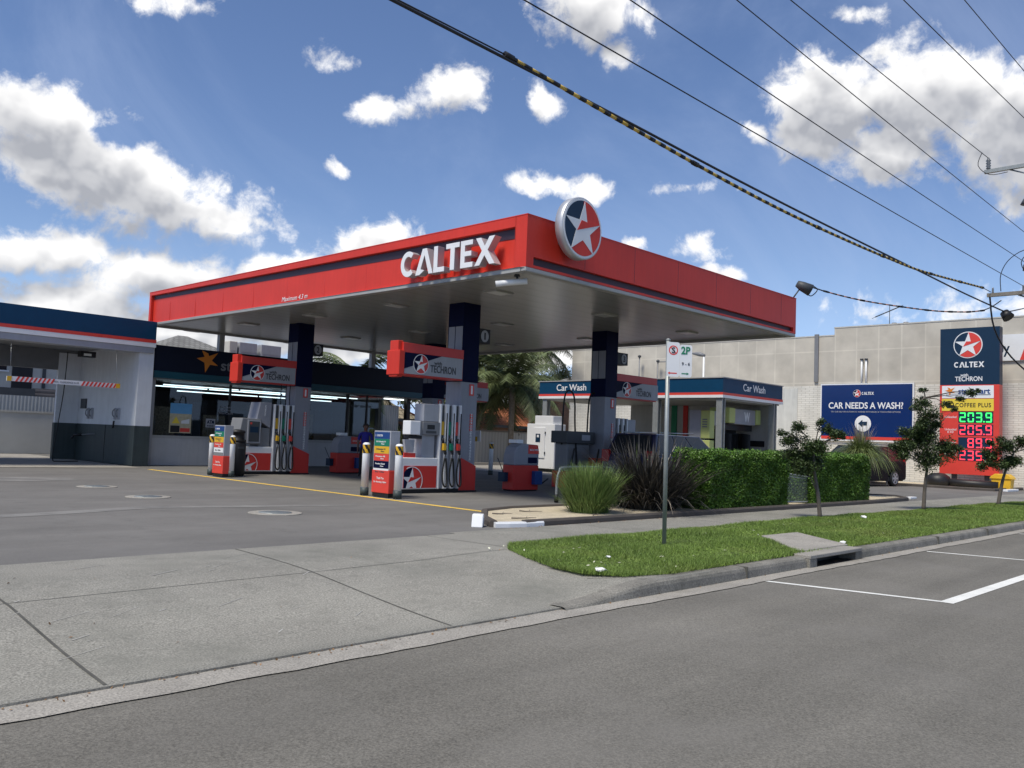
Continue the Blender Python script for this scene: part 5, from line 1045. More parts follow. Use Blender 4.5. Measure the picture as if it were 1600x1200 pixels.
# billboard
t = thing('billboard', (44.8, 17.8, 2), 'blue billboard asking CAR NEEDS A WASH? on the white brick wall', 'billboard'); f = FX(44.88, 0, 0); ya, yb = 20.18, 15.5
b = B(); b.prism(f, [(-ya-.07, 2.0), (-yb+.07, 2.0), (-yb+.07, 5.02), (-ya-.07, 5.02)], -.1, .0, 'white'); b.make('frame', t); b = B(); b.prism(f, [(-ya, 2.25), (-yb, 2.25), (-yb, 4.96), (-ya, 4.96)], 0, .02, 'bill_blue'); b.make('face', t); b = B(); b.prism(f, [(-ya, 2.10), (-yb, 2.10), (-yb, 2.25), (-ya, 2.25)], 0, .022, 'sign_red'); b.make('red_strip', t)
b = B(); emblem(b, f, -18.28, 4.50, .20, .022, .006); b.make('star_emblem', t); caltex(f, -17.72, 4.50, .62, .15, 'white', t, .022, .03)
text('CAR NEEDS A WASH?', f, -17.86, 3.87, 3.85, .34, 'white', t, bold=.018, d=.022); text('TRY OUR SELF OR AUTOMATIC WASHES WITH BRUSH & TOUCH-FREE OPTIONS', f, -17.86, 3.54, 3.6, .075, 'light_grey', t, bold=.01, d=.022)
b = B(); c = (-17.95, 2.93); b.prism(f, [(c[0]+.42*math.cos(R(a)), c[1]+.42*math.sin(R(a))) for a in range(0, 360, 10)], .022, .03, 'white'); b.prism(f, [(c[0]-.24, c[1]), (c[0]-.02, c[1]+.2), (c[0]-.02, c[1]+.1), (c[0]+.22, c[1]+.1), (c[0]+.22, c[1]-.1), (c[0]-.02, c[1]-.1), (c[0]-.02, c[1]-.2)], .03, .04, 'sign_navy'); b.make('arrow_disc', t)
# pylon price sign
t = thing('price_pylon', (43.4, 12.4, 0), 'tall navy and red price pylon with glowing fuel prices', 'price sign'); xp = 43.2; f = FX(xp, 0, 0); ya, yb = 13.68, 11.15; wy = ya-yb
b = B(); b.box((xp, yb, 4.74), (xp+.5, ya, 7.40), 'sign_navy'); b.make('upper_cabinet', t, .01)
b = B(); b.box((xp, yb, .60), (xp+.5, ya, 4.74), 'sign_red'); b.make('lower_cabinet', t, .01)
for y in (11.6, 13.0): b = B(); b.box((xp+.15, y, 0), (xp+.35, y+.2, .62), 'dark_grey'); b.make('leg', t)
b = B(); b.box((xp+.05, yb-.12, .0), (xp+.1, yb-.11, .01), 'dark_grey')
b = B(); emblem(b, f, -12.47, 6.60, .62, .002, .01, redfill='sign_red', navyfill='sign_navy', base=True); b.make('star_emblem', t); caltex(f, -12.42, 5.68, 1.28, .26, 'white', t, .002, .02)
text('with', f, -12.62, 5.20, .34, .13, 'white', t, bold=.02, d=.002); text('TECHRON', f, -12.44, 5.02, 1.16, .22, 'white', t, bold=.015, d=.002)
sa, sb = -13.58, -11.38
b = B(); b.prism(f, [(sa, 4.12), (sb, 4.12), (sb, 4.70), (sa, 4.70)], .001, .02, 'white'); p1 = b.make('shop_panel', t); b = B(); b.prism(f, [(sa, 3.53), (sb, 3.53), (sb, 4.09), (sa, 4.09)], .001, .02, 'sign_yellow'); b.make('coffee_panel', t)
b = B(); b.prism(f, [(-13.22+px*.22, 4.44+pz*.2) for px, pz in st], .02, .03, 'orange'); b.prism(f, [(-13.4, 4.26), (-11.5, 4.26), (-11.5, 4.29), (-13.4, 4.29)], .02, .026, 'sign_navy'); b.make('star_logo', t)
text('star mart', f, -12.2, 4.43, 1.36, .23, 'blue_panel', t, bold=.03, d=.021); text('COFFEE PLUS', f, -12.24, 3.80, 1.5, .20, 'black', t, bold=.02, d=.021, spacing=1.15)
b = B()
for q in range(24):
    a0, a1 = 2*math.pi*q/24, 2*math.pi*(q+1)/24; b.prism(f, [(-13.25+r_*1.3*math.cos(a), 3.84+r_*math.sin(a)) for r_, a in ((.12, a0), (.15, a0), (.15, a1), (.12, a1))], .02, .028, 'black')
b.prism(f, [(-13.35, 3.66), (-13.08, 3.66), (-13.02, 3.80), (-13.42, 3.80)], .02, .03, 'black'); b.make('cup_logo', t)
b = B(); rows = [('203.9', 3.02, 'led_green'), ('205.9', 2.44, 'led_red'), (' 89.9', 1.84, 'led_red'), ('235.9', 1.27, 'led_red')]
for s_, z_, m_ in rows: b.prism(f, [(-12.86, z_-.03), (-11.40, z_-.03), (-11.40, z_+.47), (-12.86, z_+.47)], .001, .012, 'sign_navy')
b.make('display_backing', t)
for s_, z_, m_ in rows:
    b = B(); x = -12.80
    for ch in s_:
        if ch == '.': b.prism(f, [(x-.04, z_), (x+.01, z_), (x+.01, z_+.05), (x-.04, z_+.05)], .012, .024, m_); x += .06; continue
        if ch != ' ': digit(b, f, ch, x, z_, .25, .43, m_, .012)
        x += .345
    b.make('price_digits', t)
for s_, z_ in (('Unleaded', 3.25), ('Unleaded', 2.67), ('E10', 2.55), ('Autogas', 2.07), ('Diesel', 1.5)): text(s_, f, -13.2, z_, .5 if len(s_) > 4 else .25, .10, 'white', t, d=.002)
t = thing('black_hose_roll', (42.3, 13.5, .1), 'low black wrapped bundle lying at the foot of the price pylon', 'bundle'); b = B(); b.lathe((42.3, 13.45, .06), [(.45, 0), (.55, .15), (.5, .4), (.3, .55), (.05, .58)], 'black', 16); b.make('lump', t); b = B(); b.tube([(42.3, 13.3, .25), (42.4, 12.2, .22), (42.5, 11.0, .2)], .17, 'black', 10); b.make('roll', t)
t = thing('grit_bin', (42.8, 10.9, .06), 'yellow plastic storage box at the right foot of the price pylon', 'box'); b = B(); b.prism(FX(42.5, 0, 0), [(-11.25, .06), (-10.55, .06), (-10.5, .50), (-11.3, .50)], -.55, 0, 'yellow'); b.make('tub', t, .02); b = B(); b.prism(FX(42.45, 0, 0), [(-11.36, .50), (-10.44, .50), (-10.5, .60), (-10.65, .72), (-11.15, .72), (-11.3, .60)], -.65, 0, 'yellow'); b.make('lid', t, .02)
b = B(); b.tube([(40.9, 15.2, 0), (40.9, 15.2, 1.1)], .07, 'white', 12); tag(b.make('white_bollard', None, loc=(40.9, 15.2, 0)), 'short white post behind the parked dark car at the wall', 'bollard')
# ================================================================ cars
def car(x, y, rz, lab, body, L=4.9, Wd=1.85, H=1.72, name='parked_car'):
    t = thing(name, (0, 0, 0), lab, 'car', 'parked dark cars'); f = Fr((0, 0, 0), (1, 0, 0), (0, 0, 1)); hl = L/2; hw = Wd/2
    b = B(); pts = [(-hl, .42), (-hl+.05, .28), (-1.85, .25), (-1.78, .55), (-1.5, .72), (-1.2, .72), (-.95, .5), (-.9, .24), (.95, .24), (1.0, .5), (1.2, .72), (1.5, .72), (1.78, .55), (1.88, .25), (hl-.1, .3), (hl, .5), (hl-.03, .82), (hl-.5, .98), (1.3, 1.06), (-hl+.10, 1.10), (-hl, .9)]
    b.prism(Fr((0, -hw, 0), (1, 0, 0), (0, 0, 1)), pts, -Wd, 0, body); bo = b.make('body', t, .05)
    b = B(); base = [(-hl+.10, 1.08), (1.45, 1.05)]; top = [(-hl+.45, H-.05), (-.3, H), (.35, H-.06)]
    V = [(-hl+.12, -hw+.05, 1.08), (1.45, -hw+.05, 1.04), (.42, -hw+.2, H-.06), (-hl+.42, -hw+.2, H-.04), (-hl+.12, hw-.05, 1.08), (1.45, hw-.05, 1.04), (.42, hw-.2, H-.06), (-hl+.42, hw-.2, H-.04)]
    b.add(V, [(0, 1, 2, 3), (5, 4, 7, 6), (1, 5, 6, 2), (4, 0, 3, 7), (3, 2, 6, 7)], body); ca = b.make('cabin', t, .05)
    def inset(a, b_, c, d, k=.08, o=.012):
        P = [Vector(V[i]) for i in (a, b_, c, d)]; c0 = sum(P, Vector())/4; n = (P[1]-P[0]).cross(P[3]-P[0]).normalized(); return [tuple(p+(c0-p).normalized()*k*1.5+n*o) for p in P]
    for nm, ids in (('side_window', (0, 1, 2, 3)), ('side_window', (5, 4, 7, 6)), ('windscreen', (1, 5, 6, 2)), ('rear_window', (4, 0, 3, 7))):
        b = B(); q = inset(*ids)
        if nm == 'side_window':
            P = [Vector(p) for p in q]
            for s0, s1 in ((0, .30), (.33, .62), (.65, 1)): b.add([P[0].lerp(P[1], s0), P[0].lerp(P[1], s1), P[3].lerp(P[2], s1), P[3].lerp(P[2], s0)], [(0, 1, 2, 3)], 'car_glass')
        else: b.add(q, [(0, 1, 2, 3)], 'car_glass')
        b.make(nm, ca)
    for sx_ in (-1.48, 1.48):
        for sy_ in (-1, 1):
            yy = sy_*(hw-.11); b = B(); b.lathe((sx_, yy-.11, .345), [(.22, 0), (.31, .0), (.345, .03), (.345, .19), (.31, .22), (.22, .22)], 'rubber', 28, 'Y'); wh = b.make('wheel', t)
            b = B(); yo = yy+.115*sy_
            for k in range(6):
                a = k*math.pi/3; ca_, sa_ = math.cos(a), math.sin(a); b.add([(sx_+ca_*.03-sa_*.045, yo, .345+sa_*.03+ca_*.045), (sx_+ca_*.235-sa_*.04, yo, .345+sa_*.235+ca_*.04), (sx_+ca_*.235+sa_*.04, yo, .345+sa_*.235-ca_*.04), (sx_+ca_*.03+sa_*.045, yo, .345+sa_*.03-ca_*.045)], [(0, 1, 2, 3)], 'aluminium')
            b.lathe((sx_, yo-.01, .345), [(.05, 0), (.05, .02)], 'aluminium', 12, 'Y')
            for k in range(28):
                a0, a1 = 2*math.pi*k/28, 2*math.pi*(k+1)/28; b.add([(sx_+r_*math.cos(a), yo, .345+r_*math.sin(a)) for r_, a in ((.215, a0), (.25, a0), (.25, a1), (.215, a1))], [(0, 1, 2, 3)], 'aluminium')
            b.make('rim', wh)
    for s in (-1, 1):
        b = B(); b.box((-hl-.01, s*(hw-.28), .85), (-hl+.12, s*(hw-.02), 1.22), 'tail_red'); b.make('tail_light', t, .02); b = B(); b.box((hl-.25, s*(hw-.35), .66), (hl+.01, s*(hw-.04), .82), 'lens_glass'); b.make('headlight', t, .02)
        b = B(); b.box((.95, s*(hw+.0), 1.0), (1.15, s*(hw+.18), 1.15), body); b.make('mirror', t, .03)
        b = B(); b.tube([(-1.7, s*(hw-.25), H-.0), (.1, s*(hw-.25), H+.02)], .02, 'steel', 6); b.make('roof_rail', t)
    b = B(); b.box((-hl+.2, -hw+.06, .22), (hl-.2, hw-.06, .4), 'black'); b.make('underbody', t); t.location = (x, y, 0); t.rotation_euler = (0, 0, rz); return t
car(23.0, 15.15, R(1), 'dark blue wagon whose roof shows above the first hedge', 'car_blue', H=1.76)
car(37.85, 15.35, R(172), 'black four-wheel drive parked behind the second hedge, silver wheel showing', 'car_black', H=1.78)

# ================================================================ plants
RP = Vector((.695, -.719, 0))
def hedge(x0, x1, y0, y1, h, lab):
    t = thing('hedge', ((x0+x1)/2, (y0+y1)/2, .06), lab, 'hedge', 'clipped hedges')
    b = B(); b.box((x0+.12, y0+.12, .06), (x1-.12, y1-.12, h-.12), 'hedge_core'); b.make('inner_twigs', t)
    A = [(0, (x1-x0)*h), (1, (x1-x0)*(y1-y0)), (2, (y1-y0)*h), (3, (y1-y0)*h)]; P = []
    for k, a in A:
        n = int(a*6200); u, v = np.random.rand(n), np.random.rand(n); d = np.abs(np.random.normal(size=n))*.045
        wob = .035*np.sin(u*(x1-x0)*4.1+k)*np.sin(v*7+k*2)
        if k == 0: q = np.stack([x0+u*(x1-x0), y0+d+wob, .03+v*(h-.03)], 1)
        elif k == 1: q = np.stack([x0+u*(x1-x0), y0+v*(y1-y0), h-d+wob+.03*np.abs(np.random.normal(size=n))], 1)
        elif k == 2: q = np.stack([x0+d+wob, y0+u*(y1-y0), .03+v*(h-.03)], 1)
        else: q = np.stack([x1-d+wob, y0+u*(y1-y0), .03+v*(h-.03)], 1)
        P.append(q)
    P = np.concatenate(P); # rounded arrises
    e = np.minimum.reduce([P[:, 0]-x0, x1-P[:, 0]]); P[:, 2] -= np.clip(.14-e, 0, .14)**2*5*(P[:, 2] > h-.2); e2 = P[:, 1]-y0; P[:, 2] -= np.clip(.12-e2, 0, .12)**2*6*(P[:, 2] > h-.2)
    npmesh('foliage', leafquads(P, .024, .5, .6), 4, 'hedge_leaf', t)
    n = int((x1-x0)*90); Q = np.stack([x0+np.random.rand(n)*(x1-x0), y0+np.random.rand(n)*(y1-y0), np.full(n, h)], 1); T = Q+np.random.normal(size=(n, 3))*.03; T[:, 2] = h+.03+.10*np.random.rand(n); dd = np.zeros_like(Q); dd[:, 0] = .008
    npmesh('shoots', np.stack([Q-dd, Q+dd, T], 1).reshape(-1, 3), 3, 'hedge_leaf', t)
hedge(16.15, 19.75, 9.66, 10.65, 1.29, 'long clipped green hedge nearest the footpath, left of the wire gate')
hedge(21.15, 24.7, 9.66, 11.15, 1.31, 'second clipped green hedge right of the wire gate')
# mesh gate between the hedges
t = thing('wire_gate', (20.5, 9.85, 0), 'sagging chain-link gate panel in the gap between the two hedges', 'gate')
b = B(); q = [(19.95, 9.82, .14), (20.05, 9.82, .82), (21.3, 9.86, .74), (21.35, 9.86, .10)]; b.tube(q+[q[0]], .022, 'galv', 8); b.tube([(20.05, 9.82, .76), (21.3, 9.86, .68)], .012, 'galv', 6); b.make('frame', t)
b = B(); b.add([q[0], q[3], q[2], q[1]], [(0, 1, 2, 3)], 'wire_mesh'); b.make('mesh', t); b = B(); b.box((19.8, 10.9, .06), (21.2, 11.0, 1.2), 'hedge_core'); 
def tuft(x, y, n, h, w, spread, m, name, lab, cat, droop=.5, z0=.05, seed=1, segs=5, base_r=.15, curl=0., extra=None):
    rs = np.random.RandomState(seed); V = []
    a = rs.rand(n)*6.283; lean = spread*rs.rand(n)**.7; H = h*(.55+.55*rs.rand(n)); 
    for i in range(n):
        d = np.array([math.cos(a[i]), math.sin(a[i]), 0]); s = np.array([-d[1], d[0], 0]); p = np.array([x, y, z0]) + d*base_r*rs.rand()+s*base_r*(rs.rand()-.5); L = H[i]; pts = []
        tw = rs.normal()*.35; s = s*math.cos(tw)+np.array([0, 0, 1])*0+d*math.sin(tw); dr = droop*(.5+rs.rand())
        for k in range(segs+1):
            u = k/segs; r_ = lean[i]*L*(u+.25*u*u); z = L*(u*math.cos(lean[i]*.75) - dr*lean[i]*u*u*u); pts.append(p+d*r_+np.array([0, 0, max(z, -z0+.03)]))
        for k in range(segs):
            w0 = w*(1-(k/segs)**2*.85); w1 = w*(1-((k+1)/segs)**2*.95); V += [pts[k]-s*w0, pts[k]+s*w0, pts[k+1]+s*w1, pts[k+1]-s*w1]
    return np.array(V)
def tuftthing(x, y, lab, cat, name, layers):
    t = thing(name, (x, y, .05), lab, cat)
    for nm, m, kw in layers: npmesh(nm, tuft(x+kw.pop('dx', 0), y+kw.pop('dy', 0), m=m, name='', lab='', cat='', **kw), 4, m, t)
    return t
tuftthing(13.05, 10.45, 'bright green strappy grass clump alone on the gravel', 'shrub', 'grass_clump', [('blades', 'loma_leaf', dict(n=3200, h=.98, w=.007, spread=.50, droop=.38, seed=2, base_r=.32)), ('blades', 'loma_leaf', dict(n=1300, h=.62, w=.007, spread=.85, droop=.45, seed=12, base_r=.34))])
tuftthing(15.15, 10.55, 'dark purple-brown flax clump behind the parking signpost', 'shrub', 'flax_clump', [('blades', 'flax_leaf', dict(n=760, h=1.58, w=.019, spread=.82, droop=.35, seed=3, base_r=.5)), ('blades', 'flax_leaf', dict(n=380, h=1.15, w=.019, spread=1.25, droop=.5, seed=4, base_r=.5)), ('tan_blades', 'flax_tan', dict(n=34, h=1.25, w=.02, spread=1.1, droop=.7, seed=6, base_r=.4)), ('green_blades', 'loma_leaf', dict(n=70, h=1.3, w=.012, spread=.7, droop=.4, seed=8, base_r=.5, dx=.2, dy=.6))])
t = thing('ponytail_palm', (27.4, 11.0, .06), 'fountain-like drooping green plant at the end of the second hedge', 'shrub')
b = B(); b.tube([(27.5, 11, 0), (27.45, 11, .4), (27.4, 11, 1.1), (27.4, 11, 1.5)], [.22, .14, .09, .07], 'bark', 10); b.make('trunk', t)
npmesh('blades', tuft(27.4, 11.0, 1700, .95, .012, 1.0, 'cordy_leaf', '', '', '', droop=1.05, z0=1.2, seed=21, segs=8, base_r=.12), 4, 'cordy_leaf', t)
npmesh('blades', tuft(27.4, 11.0, 1000, .85, .012, .8, 'cordy_leaf', '', '', '', droop=1.1, z0=1.15, seed=22, segs=7, base_r=.1), 4, 'cordy_leaf', t)
npmesh('plume', tuft(27.4, 11.0, 110, .95, .007, .42, 'plume', '', '', '', droop=.2, z0=1.5, seed=23, segs=4, base_r=.25), 4, 'plume', t)

def clustertree(name, x, y, lab, trunk, clusters, leaf, m='tree_leaf', dens=900, seed=0, group='young street trees on the lawn', cat='tree', bark='bark', asp=.5):
    rs = random.Random(seed); np.random.seed(seed+50); t = thing(name, (x, y, 0), lab, cat, group); base = Vector((x, y, 0)); RQ = Vector((.719, .695, 0))
    tp = [base+RP*s+RQ*0+Vector((0, 0, z)) for s, z, r_ in trunk]; b = B(); b.tube(smooth(tp), [trunk[0][2]+(trunk[-1][2]-trunk[0][2])*i/(len(smooth(tp))-1) for i in range(len(smooth(tp)))], bark, 8)
    P = []
    C = []
    for s, z, r_ in clusters:
        dq = rs.uniform(-.5, .5)*r_*1.6; C.append((base+RP*s+RQ*dq+Vector((0, 0, z)), r_))
    for c, r_ in C:
        k = min(range(len(tp)), key=lambda i: (tp[i]-c).length+(.4 if tp[i].z > c.z else 0)); a = tp[k]; mid = a.lerp(c, .55)+Vector((0, 0, .06))
        b.tube([a, mid, c], [.018, .011, .004] if trunk[0][2] < .1 else [.09, .05, .02], bark, 5)
        n = int(dens*r_*r_*(22 if leaf < .05 else 9)); 
        for j in range(7):
            o = Vector((rs.gauss(0, 1), rs.gauss(0, 1), rs.gauss(0, .55))); o = o.normalized()*r_*rs.uniform(.25, .85)
            P.append(blobpts(c+o, (r_*.66, r_*.66, r_*(.5 if leaf < .05 else .36)), max(6, n//7), .1))
    b.make('trunk', t); npmesh('crown', leafquads(np.concatenate(P), leaf, asp, .8), 4, m, t); return t
clustertree('young_tree', 17.62, 7.94, 'young street tree with a leaning trunk before the gap between hedges', [(0.02, 0, .05), (-.03, .5, .038), (-.12, 1.0, .03), (-.14, 1.4, .022)],
    [(-.50, 1.88, .20), (-.66, 1.62, .22), (-.78, 1.76, .12), (-.28, 1.48, .30), (.10, 1.86, .17), (.34, 1.72, .20), (-.30, 1.2, .30), (.05, 1.5, .22), (-.02, 2.0, .12), (-.36, .98, .22), (-.5, 1.38, .25), (.48, 1.76, .10), (-.05, 1.15, .2)], .024, dens=1150, seed=1)
clustertree('young_tree', 23.45, 7.80, 'tallest young street tree, narrow at the top, before the price pylon', [(0, 0, .055), (.03, .6, .045), (.08, 1.1, .04), (.06, 1.8, .028), (.02, 2.9, .012)],
    [(0, 3.12, .12), (-.05, 2.76, .24), (.08, 2.4, .30), (-.18, 2.2, .25), (.15, 1.95, .42), (-.42, 1.62, .36), (.58, 1.6, .38), (-.62, 1.36, .24), (.18, 1.35, .42), (.92, 2.92, .13), (1.16, 3.06, .16), (1.34, 3.12, .1), (.55, 2.75, .14), (.75, 2.6, .1), (.9, 1.62, .15), (.1, 1.75, .4), (-.2, 1.95, .3), (-.78, 1.6, .14), (.35, 2.2, .2), (-.25, 2.6, .15)], .027, dens=1000, seed=2)
clustertree('young_tree', 28.75, 7.43, 'young street tree farthest right, leaning toward the road edge', [(-.02, 0, .06), (.08, .6, .045), (.22, 1.1, .04), (.45, 1.6, .022)],
    [(.1, 1.75, .30), (-.32, 1.22, .28), (.66, 1.85, .27), (.45, 1.42, .32), (-.18, 1.5, .32), (.92, 1.66, .27), (-.02, 1.98, .16), (1.12, 2.02, .22), (.1, 1.25, .3), (-.3, 1.85, .15), (1.3, 1.75, .15)], .030, dens=900, seed=3)
def palm(x, y, h, fl, nf, lab, seed, lean=0., tr=.16):
    rs = random.Random(seed); np.random.seed(seed); t = thing('palm_tree', (x, y, 0), lab, 'palm', 'palms behind the station'); base = Vector((x, y, 0)); tops = base+RP*lean+Vector((0, 0, h))
    b = B(); b.tube(smooth([base, base.lerp(tops, .5)+RP*lean*.1, tops]), [tr*1.3]+[tr]*7+[tr*.9], 'palm_bark', 12); b.make('trunk', t); V = []
    st = B()
    for i in range(nf):
        a = i*2.4+rs.uniform(-.2, .2); el = rs.uniform(-.15, 1.25); d = Vector((math.cos(a), math.sin(a), 0)); pts = []
        for k in range(9):
            u = k/8; L = fl*rs.uniform(.97, 1.03); ang = el-u*1.25*(1.2-el*.3); pts.append((pts[-1]+(d*math.cos(ang)+Vector((0, 0, math.sin(ang))))*L/8) if pts else tops+Vector((0, 0, .1)))
        st.tube(pts, [.03-.003*k for k in range(9)], 'palm_leaf', 4)
        for k in range(1, 8):
            for e in range(8):
                c = pts[k].lerp(pts[k+1], e/8); ax = (pts[k+1]-pts[k]).normalized(); s = ax.cross(Vector((0, 0, 1))).normalized()
                for sg in (-1, 1):
                    ll = fl*.27*(1-abs((k+e/8)/8-.4)*1.1); tip = c+s*sg*ll*.75+ax*ll*.35+Vector((0, 0, -ll*rs.uniform(.25, .7))); w = ax*.03; V += [c-w, c+w, tip+w*.2, tip-w*.2]
    st.make('frond_stem', t); npmesh('frond', np.array([tuple(v) for v in V]), 4, 'palm_leaf', t)
    cl = B(); rs2 = random.Random(seed+1)
    return t
palm(34.7, 33.5, 4.3, 3.7, 38, 'nearest palm with a straight trunk left of the white cabinet', 1)
palm(34.2, 36.3, 5.4, 3.6, 34, 'second palm with a leaning trunk just behind the nearest palm', 2, lean=.5)
palm(44.0, 40.6, 7.8, 4.2, 34, 'tallest palm rising above the car wash fascia', 3)
palm(26.5, 37, 4.1, 3.2, 24, 'palm showing just left of the nearest brand box', 4)
# brown dead skirt under the nearest palm
def bigtree(x, y, h, r_, lab, seed, m='dark_leaf', leaf=.10, dens=34, trunkh=None):
    rs = random.Random(seed); th = trunkh or h*.35
    cl = []
    for i in range(16):
        a = rs.uniform(0, 6.28); q = rs.uniform(0, .75)*r_; z = th+(h-th)*rs.uniform(.1, .9); k = (1-abs((z-th)/(h-th)-.45)*.9); cl.append((q*math.cos(a)*k, z, r_*rs.uniform(.28, .46)))
    t = clustertree('leafy_tree', x, y, lab, [(0, 0, .22), (.1, th*.6, .18), (0, th, .14), (0, h*.8, .05)], cl, leaf, m, dens, seed, group='trees behind the station'); return t
bigtree(38.6, 42.0, 7.0, 3.6, 'dark dense tree behind the second palm', 31, dens=60)
bigtree(44.5, 45.5, 7.0, 3.0, 'dark tree between the palms and the brick house', 32)
bigtree(33.6, 39.5, 6.0, 2.2, 'bushy olive tree right of the nearest column', 33, m='palm_leaf', dens=60)
bigtree(60, 52, 8, 4, 'broad tree beyond the houses left of the beige building', 34)
bigtree(25.8, 38.2, 2.9, 1.1, 'low green shrub over the white fence past the shop', 35, m='hedge_leaf', leaf=.05, dens=160, trunkh=.8)
bigtree(58.5, 46.0, 6.5, 3, 'grey-green tree seen through the open wash bay', 36, m='palm_leaf')
tuftthing(27.6, 33.0, 'tall green reedy clump by the rear kerb', 'shrub', 'reed_clump', [('blades', 'cordy_leaf', dict(n=700, h=1.9, w=.02, spread=.5, droop=.3, seed=41, base_r=.5))])
tuftthing(49.0, 47.5, 'pale green bush above the paling fence', 'shrub', 'reed_clump', [('blades', 'loma_leaf', dict(n=700, h=3.2, w=.04, spread=.5, droop=.3, seed=42, base_r=.9))])

# ================================================================ parking sign
t = thing('parking_sign', (10.26, 6.85, 0), 'leaning galvanised post with white two-hour parking sign', 'sign')
tp = Vector((10.30, 6.90, 2.90)); bs = Vector((10.26, 6.85, -.02)); b = B(); b.tube([bs, tp], .030, 'galv', 14); b.make('post', t)
f = Fr((10.275, 6.845, 0), (.80, -.60, 0), (0, 0, 1)); b = B()
def rrect(a0, a1, c0, c1, r_=.03):
    return [(x+r_*math.cos(R(q)), y+r_*math.sin(R(q))) for x, y, s in ((a1-r_, c1-r_, 0), (a0+r_, c1-r_, 90), (a0+r_, c0+r_, 180), (a1-r_, c0+r_, 270)) for q in range(s, s+91, 30)]
b.prism(f, rrect(-.06, .125, 2.37, 2.86), .034, .038, 'white'); b.prism(f, rrect(.128, .31, 2.37, 2.83), .034, .038, 'white'); b.make('sign_plate', t)
b = B()
for q in range(24):
    a0, a1 = 2*math.pi*q/24, 2*math.pi*(q+1)/24; b.prism(f, [(.032+r_*math.cos(a), 2.745+r_*math.sin(a)) for r_, a in ((.052, a0), (.068, a0), (.068, a1), (.052, a1))], .038, .0395, 'sign_red')
b.prism(f, [(-.02, 2.79), (-.012, 2.80), (.085, 2.70), (.077, 2.69)], .0395, .0405, 'sign_red')
b.prism(f, [(-.045, 2.42), (-.015, 2.44), (-.015, 2.428), (.09, 2.428), (.09, 2.412), (-.015, 2.412), (-.015, 2.40)], .038, .0395, 'sign_red'); b.prism(f, [(.27, 2.42), (.235, 2.44), (.235, 2.428), (.16, 2.428), (.16, 2.412), (.235, 2.412), (.235, 2.40)], .038, .0395, 'green_sign'); b.make('symbol', t)
text('S', f, .032, 2.745, .05, .085, 'black', t, bold=.02, d=.0396); text('2P', f, .215, 2.75, .135, .11, 'green_sign', t, bold=.03, d=.038); text('9 - 6', f, .22, 2.56, .12, .045, 'dark_grey', t, d=.038, bold=.01)
b = B(); b.lathe((tp.x, tp.y, tp.z-.01), [(.033, 0), (.033, .02), (.01, .03)], 'galv', 12); b.make('cap', t)

# ================================================================ power pole and wires
px_, py_ = 32.0, 6.0
t = thing('power_pole', (px_, py_, 0), 'timber power pole past the right edge whose crossarms reach into view', 'power pole')
b = B(); b.tube([(px_, py_, -.1), (px_, py_, 13.6)], [.19, .13], 'timber', 14); b.make('pole', t)
b = B(); b.box((px_-.14, 3.6, 6.84), (px_-.02, 8.62, 6.96), 'timber'); b.tube([(px_, 7.7, 6.85), (px_, 6.1, 6.2)], .03, 'steel'); arm = b.make('lower_crossarm', t)
b = B(); b.box((px_-.14, 3.4, 11.12), (px_-.02, 8.72, 11.24), 'galv'); b.tube([(px_-.05, 8.0, 11.15), (px_, 6.1, 10.3)], .025, 'steel'); arm2 = b.make('upper_crossarm', t)
for y, z in ((8.6, 11.24), (7.4, 11.24), (4.4, 11.24), (7.54, 6.96), (8.45, 6.96)):
    b = B(); s = 1.0 if z > 9 else .45; b.lathe((px_-.08, y, z), [(.03*s, 0), (.07*s+.01, .05*s), (.05*s, .09*s), (.085*s, .13*s), (.05*s, .18*s), (.085*s, .22*s), (.05*s, .27*s), (.085*s, .31*s), (.05*s, .36*s), (.03, .42*s)], 'insulator', 14); b.make('insulator', arm2 if z > 9 else arm)
b = B(); b.tube([(px_+.05, 7.45, 10.05), (px_+.05, 7.5, 9.85)], [.12, .17], 'dark_grey', 12); b.tube([(px_+.05, 7.45, 7.85), (px_+.05, 7.45, 7.65)], [.12, .14], 'dark_grey', 12); b.make('fuse_unit', t)
b = B(); b.tube([(px_-.3, 8.05, 6.25), (px_-.35, 7.9, 6.05)], [.14, .19], 'black', 12); b.tube([(px_, 6.2, 6.6), (px_-.3, 8.0, 6.25)], .02, 'steel', 6); b.make('cable_bell', t)
b = B(); b.tube(smooth([(px_-.1, 8.2, 7.0), (px_-.1, 8.2, 7.6), (px_-.1, 7.9, 8.1), (px_-.1, 7.3, 8.35), (px_, 6.2, 8.2)]), .014, 'cable', 5); b.make('jumper_lead', t); b = B(); b.tube(smooth([(px_-.1, 7.3, 8.3), (px_-.1, 7.6, 7.9), (px_-.1, 7.3, 7.3), (px_-.1, 6.9, 7.0)]), .014, 'cable', 5); b.make('jumper_lead', t); b = B()
b.tube(smooth([(px_-.8, 8.6, 11.65), (px_-.7, 8.75, 11.25), (px_-.3, 8.5, 11.0), (px_-.1, 8.0, 11.05)]), .012, 'cable', 5); b.make('jumper_lead', t)
def wire(y0, z0, y1, z1, sag, r_, lab, x0=-14, x1=32, m='cable', N=30, name='overhead_wire', grp='overhead wires along the street'):
    P = [(x0+(x1-x0)*k/N, y0+(y1-y0)*k/N, z0+(z1-z0)*k/N-4*sag*(k/N)*(1-k/N)) for k in range(N+1)]
    b = B(); b.tube(P, r_, m, 6); o = b.make(name, None, loc=P[-1]); return tag(o, lab, 'wire', grp), P
wire(7.54, 7.15, 7.54, 7.12, .06, .011, 'lowest thin street wire, just above the striped cable')
wire(7.54, 8.25, 7.54, 7.95, .10, .011, 'thin street wire second up from the striped cable')
